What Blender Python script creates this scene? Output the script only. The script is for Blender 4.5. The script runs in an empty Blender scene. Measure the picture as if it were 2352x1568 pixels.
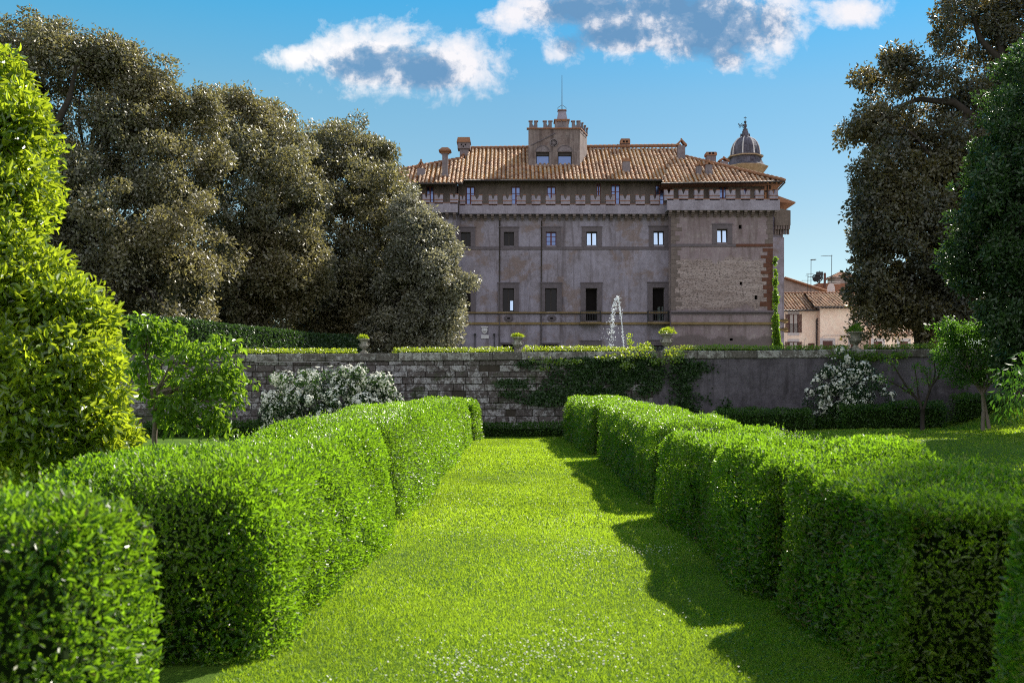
import bpy, math, random
import numpy as np
from mathutils import Vector

random.seed(7)
rng = np.random.default_rng(11)
SC = bpy.context.scene
COL = SC.collection
F = 2352 * 35 / 36
CX, HY, EYE = 1176.0, 900.0, 1.65
PI = math.pi


def P(x, y, d):
    """measured picture position at a chosen distance -> metres"""
    return ((x - CX) / F * d, d, EYE + (HY - y) / F * d)


def PX(x, d):
    return (x - CX) / F * d


def PZ(y, d):
    return EYE + (HY - y) / F * d


# ------------------------------------------------------------------ tags
def tag(o, label=None, cat=None, group=None, kind=None):
    if label: o['label'] = label
    if cat: o['category'] = cat
    if group: o['group'] = group
    if kind: o['kind'] = kind
    return o


def thing(name, loc, label, cat, group=None):
    o = bpy.data.objects.new(name, None)
    o.empty_display_size = 0.3
    o.location = loc
    COL.objects.link(o)
    return tag(o, label, cat, group)


WLOC = {}


def wloc(o):
    v = Vector((0, 0, 0))
    while o is not None:
        v += Vector(o.location)
        o = o.parent
    return v


# ------------------------------------------------------------------ mesh builder
class MB:
    def __init__(self):
        self.v, self.f, self.t = [], [], []

    def quad(self, a, b, c, d, t=0.5):
        n = len(self.v)
        self.v += [tuple(a), tuple(b), tuple(c), tuple(d)]
        self.f.append((n, n + 1, n + 2, n + 3)); self.t.append(t)
        return self

    def poly(self, pts, t=0.5):
        n = len(self.v)
        self.v += [tuple(p) for p in pts]
        self.f.append(tuple(range(n, n + len(pts)))); self.t.append(t)
        return self

    def box(self, x0, x1, y0, y1, z0, z1, t=0.5, taper=0.0):
        n = len(self.v)
        a = taper
        self.v += [(x0, y0, z0), (x1, y0, z0), (x1, y1, z0), (x0, y1, z0),
                   (x0 + a, y0 + a, z1), (x1 - a, y0 + a, z1), (x1 - a, y1 - a, z1), (x0 + a, y1 - a, z1)]
        for q in ((0, 3, 2, 1), (4, 5, 6, 7), (0, 1, 5, 4), (1, 2, 6, 5), (2, 3, 7, 6), (3, 0, 4, 7)):
            self.f.append(tuple(n + i for i in q)); self.t.append(t)
        return self

    def stone(self, x0, x1, y0, y1, z0, z1, t=0.5, b=0.02):
        """block with a chamfered front (towards -Y)"""
        n = len(self.v)
        self.v += [(x0, y1, z0), (x1, y1, z0), (x1, y1, z1), (x0, y1, z1),
                   (x0, y0 + b, z0), (x1, y0 + b, z0), (x1, y0 + b, z1), (x0, y0 + b, z1),
                   (x0 + b, y0, z0 + b), (x1 - b, y0, z0 + b), (x1 - b, y0, z1 - b), (x0 + b, y0, z1 - b)]
        for q in ((8, 9, 10, 11), (4, 5, 9, 8), (5, 6, 10, 9), (6, 7, 11, 10), (7, 4, 8, 11),
                  (0, 1, 5, 4), (1, 2, 6, 5), (2, 3, 7, 6), (3, 0, 4, 7), (0, 3, 2, 1)):
            self.f.append(tuple(n + i for i in q)); self.t.append(t)
        return self

    def prism(self, pts, y0, y1, t=0.5):
        """pts: (x,z) outline extruded from y0 to y1"""
        n = len(self.v); m = len(pts)
        self.v += [(p[0], y0, p[1]) for p in pts] + [(p[0], y1, p[1]) for p in pts]
        self.f.append(tuple(range(n, n + m))); self.t.append(t)
        self.f.append(tuple(range(n + 2 * m - 1, n + m - 1, -1))); self.t.append(t)
        for i in range(m):
            j = (i + 1) % m
            self.f.append((n + i, n + m + i, n + m + j, n + j)); self.t.append(t)
        return self

    def tube(self, pts, rad, n=8, t=0.5, cap=True):
        pts = [Vector(p) for p in pts]
        if not hasattr(rad, '__len__'): rad = [rad] * len(pts)
        base = len(self.v)
        for i, p in enumerate(pts):
            a = pts[max(i - 1, 0)]; b = pts[min(i + 1, len(pts) - 1)]
            d = (b - a)
            d = d.normalized() if d.length > 1e-6 else Vector((0, 0, 1))
            ref = Vector((0, 1, 0)) if abs(d.y) < 0.9 else Vector((1, 0, 0))
            u = d.cross(ref).normalized(); w = d.cross(u)
            for k in range(n):
                an = 2 * PI * k / n
                self.v.append(tuple(p + (u * math.cos(an) + w * math.sin(an)) * rad[i]))
        for i in range(len(pts) - 1):
            for k in range(n):
                a = base + i * n + k; b = base + i * n + (k + 1) % n
                self.f.append((a, b, b + n, a + n)); self.t.append(t)
        if cap:
            self.f.append(tuple(base + k for k in range(n))); self.t.append(t)
            e = base + (len(pts) - 1) * n
            self.f.append(tuple(e + n - 1 - k for k in range(n))); self.t.append(t)
        return self

    def lathe(self, prof, c, n=20, rot=0.0, t=0.5):
        base = len(self.v)
        for r, z in prof:
            for k in range(n):
                an = rot + 2 * PI * k / n
                self.v.append((c[0] + r * math.cos(an), c[1] + r * math.sin(an), c[2] + z))
        for i in range(len(prof) - 1):
            for k in range(n):
                a = base + i * n + k; b = base + i * n + (k + 1) % n
                self.f.append((a, b, b + n, a + n)); self.t.append(t)
        self.f.append(tuple(base + n - 1 - k for k in range(n))); self.t.append(t)
        e = base + (len(prof) - 1) * n
        self.f.append(tuple(e + k for k in range(n))); self.t.append(t)
        return self

    def ball(self, c, r, n=8, m=5, sz=1.0):
        prof = [(r * math.sin(PI * i / m) + 1e-4, -r * sz * math.cos(PI * i / m)) for i in range(m + 1)]
        return self.lathe(prof, c, n)

    def build(self, name, mat, parent=None, smooth=False, org=None):
        if parent is not None: off = wloc(parent)
        elif org is not None: off = Vector(org)
        else: off = Vector((0, 0, 0))
        me = bpy.data.meshes.new(name)
        me.from_pydata([(a - off.x, b - off.y, c - off.z) for a, b, c in self.v], [], self.f)
        at = me.attributes.new('tint', 'FLOAT', 'FACE')
        at.data.foreach_set('value', np.array(self.t, dtype=np.float32))
        if smooth:
            me.polygons.foreach_set('use_smooth', [True] * len(me.polygons))
        me.materials.append(mat)
        me.update()
        o = bpy.data.objects.new(name, me)
        COL.objects.link(o)
        if parent is not None: o.parent = parent
        else: o.location = off
        return o


def quads_mesh(name, V, tint, mats, parent=None, org=None, midx=None, smooth=None):
    """V: (n,4,3) quads"""
    off = np.array(wloc(parent) if parent is not None else (org or (0, 0, 0)), dtype=np.float64)
    n = len(V)
    me = bpy.data.meshes.new(name)
    me.vertices.add(n * 4)
    me.vertices.foreach_set('co', (V.reshape(-1, 3) - off).astype(np.float32).ravel())
    me.loops.add(n * 4)
    me.loops.foreach_set('vertex_index', np.arange(n * 4, dtype=np.int32))
    me.polygons.add(n)
    me.polygons.foreach_set('loop_start', np.arange(0, n * 4, 4, dtype=np.int32))
    me.polygons.foreach_set('loop_total', np.full(n, 4, dtype=np.int32))
    for m in mats: me.materials.append(m)
    if midx is not None: me.polygons.foreach_set('material_index', midx.astype(np.int32))
    me.update(calc_edges=True)
    at = me.attributes.new('tint', 'FLOAT', 'FACE')
    at.data.foreach_set('value', tint.astype(np.float32))
    o = bpy.data.objects.new(name, me)
    COL.objects.link(o)
    if parent is not None: o.parent = parent
    else: o.location = tuple(off)
    return o


def unit(a):
    return a / (np.linalg.norm(a, axis=-1, keepdims=True) + 1e-9)


def leaf_quads(pos, axis, nrm, L, wr=0.45, fold=0.12):
    """rhombic folded leaves. pos base, axis direction of the leaf, nrm approx normal, L lengths"""
    axis = unit(axis)
    side = unit(np.cross(nrm, axis))
    nn = np.cross(axis, side)
    L = np.asarray(L).reshape(-1, 1) * np.ones((len(pos), 1))
    W = L * wr
    mid = pos + axis * L * 0.45 - nn * L * fold
    tip = pos + axis * L
    return np.stack([pos, mid + side * W * .5, tip + nn * 0.0, mid - side * W * .5], axis=1)


def leaf_hex(pos, axis, nrm, L, wr=0.42, fold=0.1):
    """six sided leaves, two faces folded along the midrib"""
    axis = unit(axis)
    side = unit(np.cross(nrm, axis))
    nn = np.cross(axis, side)
    L = np.asarray(L).reshape(-1, 1) * np.ones((len(pos), 1))
    W = L * wr * .5
    up = nn * L * fold
    tip = pos + axis * L - up * .6
    r1 = pos + axis * L * .3 + side * W * .9 + up; r2 = pos + axis * L * .68 + side * W * .8 + up * .7
    l1 = pos + axis * L * .3 - side * W * .9 + up; l2 = pos + axis * L * .68 - side * W * .8 + up * .7
    return np.concatenate([np.stack([pos, r1, r2, tip], 1), np.stack([pos, tip, l2, l1], 1)])


def rdir(n):
    return unit(rng.normal(size=(n, 3)))


_K = [(rng.normal(size=3) * s, rng.uniform(0, 6.28)) for s in (0.7, 1.1, 1.8, 2.6, 3.7, 5.0) for _ in range(3)]


def wob(p, f=1.0):
    """smooth pseudo noise about -1..1"""
    o = 0; w = 0
    for k, ph in _K:
        a = 1 / np.linalg.norm(k)
        o = o + a * np.sin((p @ k) * f + ph); w += a
    return o / w * 1.8


# ------------------------------------------------------------------ materials
def N(nt, typ, ins=None, **props):
    nd = nt.nodes.new(typ)
    for k, v in props.items(): setattr(nd, k, v)
    for k, v in (ins or {}).items():
        s = nd.inputs[k]
        if isinstance(v, bpy.types.NodeSocket): nt.links.new(v, s)
        else: s.default_value = v
    return nd


def c4(c): return (c[0], c[1], c[2], 1.0)


def ramp(nt, fac, stops, interp='LINEAR'):
    nd = nt.nodes.new('ShaderNodeValToRGB')
    cr = nd.color_ramp; cr.interpolation = interp
    while len(cr.elements) < len(stops): cr.elements.new(0.5)
    for e, (p, c) in zip(cr.elements, stops):
        e.position = p
        e.color = c4(c) if hasattr(c, '__len__') else (c, c, c, 1)
    nt.links.new(fac, nd.inputs['Fac'])
    return nd.outputs['Color']


def mixc(nt, fac, a, b, blend='MIX'):
    nd = nt.nodes.new('ShaderNodeMix'); nd.data_type = 'RGBA'; nd.blend_type = blend
    for i, v in ((0, fac), (6, a), (7, b)):
        s = nd.inputs[i]
        if isinstance(v, bpy.types.NodeSocket): nt.links.new(v, s)
        elif i == 0: s.default_value = v
        else: s.default_value = c4(v)
    return nd.outputs[2]


def math_(nt, op, a, b=0.0, c=0.0, clamp=False):
    nd = nt.nodes.new('ShaderNodeMath'); nd.operation = op; nd.use_clamp = clamp
    for i, v in enumerate((a, b, c)):
        if isinstance(v, bpy.types.NodeSocket): nt.links.new(v, nd.inputs[i])
        else: nd.inputs[i].default_value = v
    return nd.outputs[0]


def new_mat(name):
    m = bpy.data.materials.new(name); m.use_nodes = True
    nt = m.node_tree; nt.nodes.clear()
    out = nt.nodes.new('ShaderNodeOutputMaterial')
    return m, nt, out


def noise(nt, vec, scale, detail=4, rough=0.55, dist=0.0):
    return N(nt, 'ShaderNodeTexNoise', {'Vector': vec, 'Scale': scale, 'Detail': detail, 'Roughness': rough, 'Distortion': dist}).outputs['Fac']


def pos_(nt, sx=1, sy=1, sz=1):
    g = nt.nodes.new('ShaderNodeNewGeometry')
    if (sx, sy, sz) == (1, 1, 1): return g.outputs['Position']
    m = N(nt, 'ShaderNodeMapping', {'Vector': g.outputs['Position'], 'Scale': (sx, sy, sz)})
    return m.outputs['Vector']


def principled(nt, out, col, rough=0.8, spec=0.3, bump=None, bstr=0.3, bdist=0.02, metal=0.0):
    b = N(nt, 'ShaderNodeBsdfPrincipled', {'Roughness': rough, 'Specular IOR Level': spec, 'Metallic': metal})
    if isinstance(col, bpy.types.NodeSocket): nt.links.new(col, b.inputs['Base Color'])
    else: b.inputs['Base Color'].default_value = c4(col)
    if bump is not None:
        bp = N(nt, 'ShaderNodeBump', {'Height': bump, 'Strength': bstr, 'Distance': bdist})
        nt.links.new(bp.outputs['Normal'], b.inputs['Normal'])
    nt.links.new(b.outputs[0], out.inputs['Surface'])
    return b


def mat_leaf(name, cols, trans, tfac=0.35, rough=0.38, spec=0.5, patch=None):
    """cols: ramp stops over the per-leaf tint; trans: colour let through"""
    m, nt, out = new_mat(name)
    a = N(nt, 'ShaderNodeAttribute', attribute_name='tint').outputs['Fac']
    col = ramp(nt, a, cols)
    tr = mixc(nt, 1.0, ramp(nt, a, [(0, (0.6, 0.6, 0.6)), (1, (1.15, 1.15, 1.15))]), trans, 'MULTIPLY')
    if patch:
        nz = noise(nt, pos_(nt), patch[0], 3)
        fac = ramp(nt, nz, [(0.45, 0.0), (0.62, 1.0)])
        col = mixc(nt, fac, col, mixc(nt, 0.75, col, patch[1]))
    b = N(nt, 'ShaderNodeBsdfPrincipled', {'Base Color': col, 'Roughness': rough, 'Specular IOR Level': spec})
    t = N(nt, 'ShaderNodeBsdfTranslucent', {'Color': tr})
    mx = N(nt, 'ShaderNodeMixShader', {0: tfac, 1: b.outputs[0], 2: t.outputs[0]})
    nt.links.new(mx.outputs[0], out.inputs['Surface'])
    return m


def mat_plain(name, col, rough=0.7, spec=0.3, var=0.25, scale=3.0, metal=0.0, tintvar=0.0):
    m, nt, out = new_mat(name)
    nz = noise(nt, pos_(nt), scale, 5)
    c = mixc(nt, nz, tuple(x * (1 - var) for x in col), tuple(min(1, x * (1 + var)) for x in col))
    if tintvar:
        a = N(nt, 'ShaderNodeAttribute', attribute_name='tint').outputs['Fac']
        c = mixc(nt, 1.0, c, ramp(nt, a, [(0, 1 - tintvar), (1, 1 + tintvar)]), 'MULTIPLY')
    principled(nt, out, c, rough, spec, nz, 0.25, 0.01, metal)
    return m


def mat_plaster(name, a, b, dark, streak=0.5, scale=1.0, specks=True, patchcol=None):
    m, nt, out = new_mat(name)
    p = pos_(nt)
    n1 = noise(nt, p, 0.35 * scale, 6, 0.6, 0.6)
    n2 = noise(nt, p, 2.2 * scale, 8, 0.7)
    n3 = noise(nt, pos_(nt, 1.6, 1.6, 0.13), 1.1 * scale, 6, 0.65, 0.4)
    n4 = noise(nt, p, 14 * scale, 4, 0.7)
    c = mixc(nt, ramp(nt, n1, [(0.35, 0.0), (0.65, 1.0)]), a, b)
    c = mixc(nt, ramp(nt, n2, [(0.42, 0.0), (0.72, 0.6)]), c, tuple(min(1, x * 1.35) for x in b))
    c = mixc(nt, ramp(nt, n3, [(0.5, 0.0), (0.72, streak)]), c, dark)
    if patchcol:
        n5 = noise(nt, p, 0.45 * scale, 8, 0.65, .4)
        c = mixc(nt, ramp(nt, n5, [(0.53, 0.0), (0.6, 0.7)]), c, patchcol)
        n6 = noise(nt, pos_(nt, .8, .8, .5), 0.9 * scale, 8, 0.72, .3)
        c = mixc(nt, ramp(nt, n6, [(0.54, 0.0), (0.62, 0.5)]), c, tuple(min(1, x * 1.25) for x in b))
    c = mixc(nt, ramp(nt, n4, [(0.3, 0.45), (0.5, 0.0)]), c, tuple(x * 0.6 for x in dark))
    if specks:
        vo = N(nt, 'ShaderNodeTexVoronoi', {'Vector': p, 'Scale': 3.1, 'Randomness': 1.0}).outputs['Distance']
        c = mixc(nt, ramp(nt, vo, [(0.05, 0.8), (0.11, 0.0)]), c, tuple(x * 0.35 for x in dark))
    h = math_(nt, 'ADD', n2, math_(nt, 'MULTIPLY', n4, 0.5))
    principled(nt, out, c, 0.9, 0.2, h, 0.5, 0.04)
    return m


def mat_bastion():
    m, nt, out = new_mat('bastion_plaster')
    p = pos_(nt)
    z = N(nt, 'ShaderNodeSeparateXYZ', {'Vector': p}).outputs['Z']
    n1 = noise(nt, p, 0.5, 6, 0.65, 0.8)
    n2 = noise(nt, p, 2.4, 8, 0.7)
    strata = noise(nt, pos_(nt, 0.35, 0.35, 2.2), 1.0, 6, 0.7, 0.5)
    fine = noise(nt, pos_(nt, 1, 1, 1.8), 6.0, 6, 0.75)
    pl = mixc(nt, ramp(nt, n1, [(0.3, 0.0), (0.7, 1.0)]), (0.20, 0.15, 0.16), (0.27, 0.22, 0.235))
    pl = mixc(nt, ramp(nt, n2, [(0.5, 0.0), (0.75, 0.8)]), pl, (0.36, 0.32, 0.31))
    st = noise(nt, pos_(nt, 1.3, 1.3, 0.15), 1.2, 5, 0.65)
    pl = mixc(nt, ramp(nt, st, [(0.48, 0.0), (0.7, 0.65)]), pl, (0.10, 0.075, 0.065))
    ru = mixc(nt, ramp(nt, strata, [(0.35, 0.0), (0.62, 1.0)]), (0.235, 0.18, 0.165), (0.40, 0.33, 0.315))
    ru = mixc(nt, ramp(nt, fine, [(0.38, 0.95), (0.5, 0.0)]), ru, (0.06, 0.045, 0.042))
    # exposed rubble between two heights, ragged edges
    zz = math_(nt, 'ADD', z, math_(nt, 'MULTIPLY', math_(nt, 'SUBTRACT', n1, 0.5), 2.2))
    up = ramp(nt, math_(nt, 'DIVIDE', zz, 20.0), [(8.55 / 20, 0.0), (8.75 / 20, 1.0), (12.7 / 20, 1.0), (12.9 / 20, 0.0)])
    c = mixc(nt, up, pl, ru)
    low = ramp(nt, math_(nt, 'DIVIDE', zz, 20.0), [(6.15 / 20, 1.0), (6.4 / 20, 0.0)])
    c = mixc(nt, low, c, mixc(nt, n2, (0.11, 0.085, 0.085), (0.17, 0.14, 0.14)))
    h = math_(nt, 'ADD', n2, math_(nt, 'MULTIPLY', math_(nt, 'MULTIPLY', fine, up), 2.0))
    principled(nt, out, c, 0.92, 0.15, h, 0.6, 0.06)
    return m


def mat_tiles(name, pan, cover, lichen):
    m, nt, out = new_mat(name)
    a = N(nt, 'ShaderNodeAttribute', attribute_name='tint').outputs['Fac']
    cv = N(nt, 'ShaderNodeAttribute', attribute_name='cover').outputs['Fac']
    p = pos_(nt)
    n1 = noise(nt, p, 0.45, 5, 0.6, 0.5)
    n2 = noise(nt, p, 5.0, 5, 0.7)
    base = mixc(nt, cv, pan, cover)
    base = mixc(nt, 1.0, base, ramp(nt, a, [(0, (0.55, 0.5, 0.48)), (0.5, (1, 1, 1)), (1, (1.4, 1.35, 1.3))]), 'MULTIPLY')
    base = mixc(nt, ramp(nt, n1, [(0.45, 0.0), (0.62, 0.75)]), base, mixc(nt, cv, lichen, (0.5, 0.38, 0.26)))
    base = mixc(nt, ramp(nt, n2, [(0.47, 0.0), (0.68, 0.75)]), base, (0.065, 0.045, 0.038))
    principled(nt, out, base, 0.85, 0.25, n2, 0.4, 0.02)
    return m


def mat_stone(name, a, b, lich, dark, moss=0.0):
    m, nt, out = new_mat(name)
    t = N(nt, 'ShaderNodeAttribute', attribute_name='tint').outputs['Fac']
    p = pos_(nt)
    n1 = noise(nt, p, 1.6, 6, 0.7, 0.5)
    n2 = noise(nt, p, 5.5, 10, 0.78, .3)
    n3 = noise(nt, p, 22, 5, 0.7)
    c = mixc(nt, t, a, b)
    li = math_(nt, 'ADD', n2, math_(nt, 'MULTIPLY', math_(nt, 'SUBTRACT', t, 0.5), 0.12))
    c = mixc(nt, ramp(nt, li, [(0.5, 0.0), (0.57, 0.9)]), c, lich)
    c = mixc(nt, ramp(nt, n1, [(0.5, 0.0), (0.68, 0.8)]), c, dark)
    c = mixc(nt, ramp(nt, n3, [(0.35, 0.8), (0.5, 0.0)]), c, tuple(x * 0.7 for x in dark))
    if moss:
        nm = noise(nt, pos_(nt, 0.8, 1, 1.6), 1.1, 5, 0.65)
        c = mixc(nt, ramp(nt, nm, [(0.56, 0.0), (0.66, moss)]), c, (0.035, 0.05, 0.015))
    principled(nt, out, c, 0.92, 0.2, math_(nt, 'ADD', n2, n3), 0.6, 0.02)
    return m


def mat_glass(name, col, metal, rough=0.06):
    m, nt, out = new_mat(name)
    nz = noise(nt, pos_(nt), 0.9, 2)
    principled(nt, out, mixc(nt, nz, tuple(x * .8 for x in col), col), rough, 0.6 if metal else .18, nz, 0.03, 0.02, metal)
    return m


def mat_ground(name, kind):
    m, nt, out = new_mat(name)
    p = pos_(nt)
    n1 = noise(nt, p, 0.5, 5, 0.6)
    n2 = noise(nt, p, 9, 6, 0.7)
    n3 = noise(nt, p, 60, 4, 0.7)
    if kind == 'lawn':
        c = mixc(nt, ramp(nt, n1, [(0.35, 0.0), (0.65, 1.0)]), (0.075, 0.15, 0.010), (0.12, 0.21, 0.014))
        c = mixc(nt, ramp(nt, n3, [(0.35, 0.0), (0.7, 1.0)]), mixc(nt, 0.55, c, (0.02, 0.05, 0.006)), c)
        # bare earth on the bank
        z = N(nt, 'ShaderNodeSeparateXYZ', {'Vector': p}).outputs['Z']
        e = math_(nt, 'MULTIPLY', ramp(nt, z, [(0.45, 0.0), (0.9, 1.0)]), ramp(nt, n2, [(0.38, 0.0), (0.6, 0.85)]))
        c = mixc(nt, e, c, (0.05, 0.042, 0.02))
    else:
        c = mixc(nt, ramp(nt, n1, [(0.4, 0.0), (0.6, 1.0)]), (0.20, 0.17, 0.13), (0.10, 0.14, 0.05))
    principled(nt, out, c, 0.9, 0.15, math_(nt, 'ADD', n3, n2), 0.8, 0.04)
    return m


M = {}
M['hedge'] = mat_leaf('hedge_leaf', [(0, (0.09, 0.055, 0.02)), (0.035, (0.014, 0.042, 0.006)), (0.5, (0.038, 0.098, 0.009)), (0.85, (0.095, 0.165, 0.014)), (1, (0.26, 0.24, 0.03))],
                      (0.36, 0.66, 0.02), 0.48, 0.36, 0.6, (0.9, (0.12, 0.16, 0.02)))
M['boxwood'] = mat_leaf('boxwood_leaf', [(0, (0.024, 0.062, 0.010)), (1, (0.07, 0.14, 0.018))], (0.14, 0.32, 0.015), 0.32, 0.45, 0.35)
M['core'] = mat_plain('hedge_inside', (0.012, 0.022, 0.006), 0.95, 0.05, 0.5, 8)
M['laurel'] = mat_leaf('laurel_leaf', [(0, (0.05, 0.105, 0.008)), (0.6, (0.11, 0.20, 0.014)), (1, (0.2, 0.28, 0.03))],
                       (0.62, 0.76, 0.03), 0.48, 0.32, 1.0)
M['cherry'] = mat_leaf('young_tree_leaf', [(0, (0.04, 0.10, 0.010)), (1, (0.13, 0.21, 0.02))], (0.38, 0.62, 0.03), 0.45, 0.36, 0.45)
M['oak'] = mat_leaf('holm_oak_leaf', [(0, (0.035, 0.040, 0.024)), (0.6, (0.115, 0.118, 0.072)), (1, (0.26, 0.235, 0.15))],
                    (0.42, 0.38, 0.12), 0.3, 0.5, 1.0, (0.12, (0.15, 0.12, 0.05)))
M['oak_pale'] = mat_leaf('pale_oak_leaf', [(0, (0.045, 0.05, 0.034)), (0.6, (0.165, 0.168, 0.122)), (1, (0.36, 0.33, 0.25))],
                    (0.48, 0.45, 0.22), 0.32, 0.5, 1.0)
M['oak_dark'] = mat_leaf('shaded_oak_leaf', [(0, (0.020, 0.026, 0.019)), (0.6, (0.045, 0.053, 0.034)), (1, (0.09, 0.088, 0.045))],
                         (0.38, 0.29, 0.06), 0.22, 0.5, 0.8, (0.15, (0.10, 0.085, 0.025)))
M['bay'] = mat_leaf('bay_leaf', [(0, (0.016, 0.04, 0.014)), (1, (0.05, 0.09, 0.03))], (0.12, 0.26, 0.03), 0.25, 0.4, 0.5)
M['acacia'] = mat_leaf('pale_tree_leaf', [(0, (0.03, 0.08, 0.012)), (1, (0.08, 0.16, 0.02))], (0.2, 0.45, 0.03), 0.42, 0.45, 0.35)
M['droop'] = mat_leaf('drooping_leaf', [(0, (0.02, 0.055, 0.010)), (1, (0.055, 0.11, 0.016))], (0.13, 0.32, 0.02), 0.35, 0.5, 0.35)
M['ivy'] = mat_leaf('ivy_leaf', [(0, (0.012, 0.032, 0.010)), (1, (0.04, 0.085, 0.018))], (0.10, 0.24, 0.02), 0.3, 0.4, 0.4)
M['petal'] = mat_leaf('white_petal', [(0, (0.70, 0.70, 0.58)), (1, (0.88, 0.88, 0.80))], (0.7, 0.72, 0.6), 0.3, 0.7, 0.2)
M['grass'] = mat_leaf('grass_blade', [(0, (0.05, 0.125, 0.006)), (0.7, (0.135, 0.25, 0.010)), (1, (0.38, 0.38, 0.13))], (0.54, 0.78, 0.03), 0.48, 0.42, 0.35,
                      (0.9, (0.20, 0.27, 0.03)))
M['bark'] = mat_plain('bark', (0.04, 0.033, 0.027), 0.9, 0.15, 0.5, 6)
M['barkpale'] = mat_plain('pale_bark', (0.17, 0.14, 0.115), 0.9, 0.15, 0.4, 8)
M['plaster'] = mat_plaster('castle_plaster', (0.185, 0.16, 0.175), (0.275, 0.255, 0.31), (0.10, 0.082, 0.088), 0.9, 1.0, True, (0.2, 0.145, 0.125))
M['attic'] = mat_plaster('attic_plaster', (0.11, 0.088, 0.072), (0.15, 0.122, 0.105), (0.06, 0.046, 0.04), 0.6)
M['parapet'] = mat_plaster('parapet_plaster', (0.225, 0.20, 0.235), (0.29, 0.265, 0.315), (0.13, 0.11, 0.122), 0.6)
M['bastion'] = mat_bastion()
M['trim'] = mat_plain('grey_peperino', (0.12, 0.102, 0.112), 0.88, 0.2, 0.35, 3)
M['trimbrown'] = mat_plain('lichened_ledge', (0.21, 0.15, 0.07), 0.9, 0.15, 0.5, 2)
M['quoinred'] = mat_plain('red_quoin', (0.115, 0.052, 0.036), 0.9, 0.15, 0.5, 2.5)
M['quoin'] = mat_plain('brown_quoin', (0.15, 0.12, 0.11), 0.9, 0.15, 0.4, 2.5)
M['tower'] = mat_plaster('tower_plaster', (0.14, 0.10, 0.09), (0.24, 0.2, 0.19), (0.055, 0.04, 0.038), 0.95, 1.3)
M['tower_side'] = M['tower']
M['chimney'] = mat_plaster('chimney_plaster', (0.15, 0.125, 0.135), (0.21, 0.18, 0.19), (0.075, 0.058, 0.055), 0.6, 1.6)
M['tile'] = mat_tiles('roof_tiles', (0.25, 0.095, 0.03), (0.50, 0.345, 0.24), (0.40, 0.165, 0.02))
M['capt'] = mat_plain('cap_tiles', (0.26, 0.13, 0.075), 0.88, 0.2, 0.5, 6)
M['brick'] = mat_plain('thin_brick', (0.24, 0.115, 0.075), 0.9, 0.2, 0.4, 6)
M['darkwood'] = mat_plain('eave_boards', (0.06, 0.042, 0.035), 0.85, 0.2, 0.3, 5)
M['gutter'] = mat_plain('gutter_metal', (0.05, 0.04, 0.038), 0.5, 0.4, 0.2, 5)
M['iron'] = mat_plain('iron', (0.02, 0.02, 0.023), 0.55, 0.4, 0.2, 9)
M['lead'] = mat_plaster('lead_sheet', (0.035, 0.03, 0.04), (0.13, 0.125, 0.155), (0.022, 0.013, 0.015), 0.9, 2.4, False)
M['ochre'] = mat_plaster('ochre_stone', (0.27, 0.18, 0.10), (0.36, 0.265, 0.17), (0.16, 0.09, 0.055), 0.6, 1.8, False)
M['glassdark'] = mat_glass('dark_glass', (0.012, 0.010, 0.010), 0.0)
M['glasssky'] = mat_glass('sky_glass', (0.45, 0.58, 0.74), 0.95)
M['glassblue'] = mat_glass('blue_glass', (0.12, 0.17, 0.30), 0.9, 0.15)
M['framered'] = mat_plain('red_window_frame', (0.13, 0.035, 0.03), 0.6, 0.3, 0.2, 9)
M['framedark'] = mat_plain('dark_window_frame', (0.035, 0.028, 0.026), 0.6, 0.3, 0.2, 9)
M['interior'] = mat_plain('unlit_room', (0.012, 0.010, 0.010), 0.95, 0.05, 0.2, 2)
M['whitestone'] = mat_plain('white_marble', (0.55, 0.54, 0.55), 0.7, 0.3, 0.12, 6)
M['pink'] = mat_plaster('pink_render', (0.84, 0.64, 0.50), (0.88, 0.69, 0.56), (0.76, 0.56, 0.44), 0.3, 1.0, False)
M['palegrey'] = mat_plain('pale_grey_surround', (0.52, 0.48, 0.47), 0.85, 0.2, 0.1, 3)
M['shutter'] = mat_plain('brown_shutter', (0.095, 0.04, 0.03), 0.6, 0.3, 0.2, 9)
M['greywall'] = mat_plaster('grey_house_render', (0.25, 0.2, 0.18), (0.32, 0.27, 0.25), (0.15, 0.11, 0.1), 0.5)
M['curtain'] = mat_plain('curtained_window', (0.4, 0.36, 0.33), 0.4, 0.4, 0.15, 4)
M['wallstone'] = mat_stone('lichened_blocks', (0.105, 0.09, 0.085), (0.14, 0.122, 0.115), (0.42, 0.41, 0.41), (0.05, 0.04, 0.036), 0.8)
M['mortar'] = mat_plain('wall_joints', (0.05, 0.042, 0.034), 0.95, 0.1, 0.4, 5)
M['wallplaster'] = mat_plaster('dark_wall_render', (0.055, 0.048, 0.055), (0.135, 0.122, 0.14), (0.03, 0.026, 0.028), 0.85, 1.6, False)
M['coping'] = mat_stone('coping_stone', (0.12, 0.11, 0.095), (0.18, 0.165, 0.15), (0.4, 0.4, 0.37), (0.05, 0.045, 0.035), 0.5)
M['urn'] = mat_stone('urn_stone', (0.20, 0.18, 0.15), (0.27, 0.245, 0.2), (0.4, 0.39, 0.34), (0.09, 0.08, 0.055), 0.5)
M['lawn'] = mat_ground('lawn', 'lawn')
M['terrace'] = mat_ground('terrace', 'terrace')
mw, ntw, ow = new_mat('water_spray')
principled(ntw, ow, (0.86, 0.9, 0.95), 0.25, 0.6)
M['water'] = mw


# ------------------------------------------------------------------ ground
def sstep(t):
    t = np.clip(t, 0, 1); return t * t * (3 - 2 * t)


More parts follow.
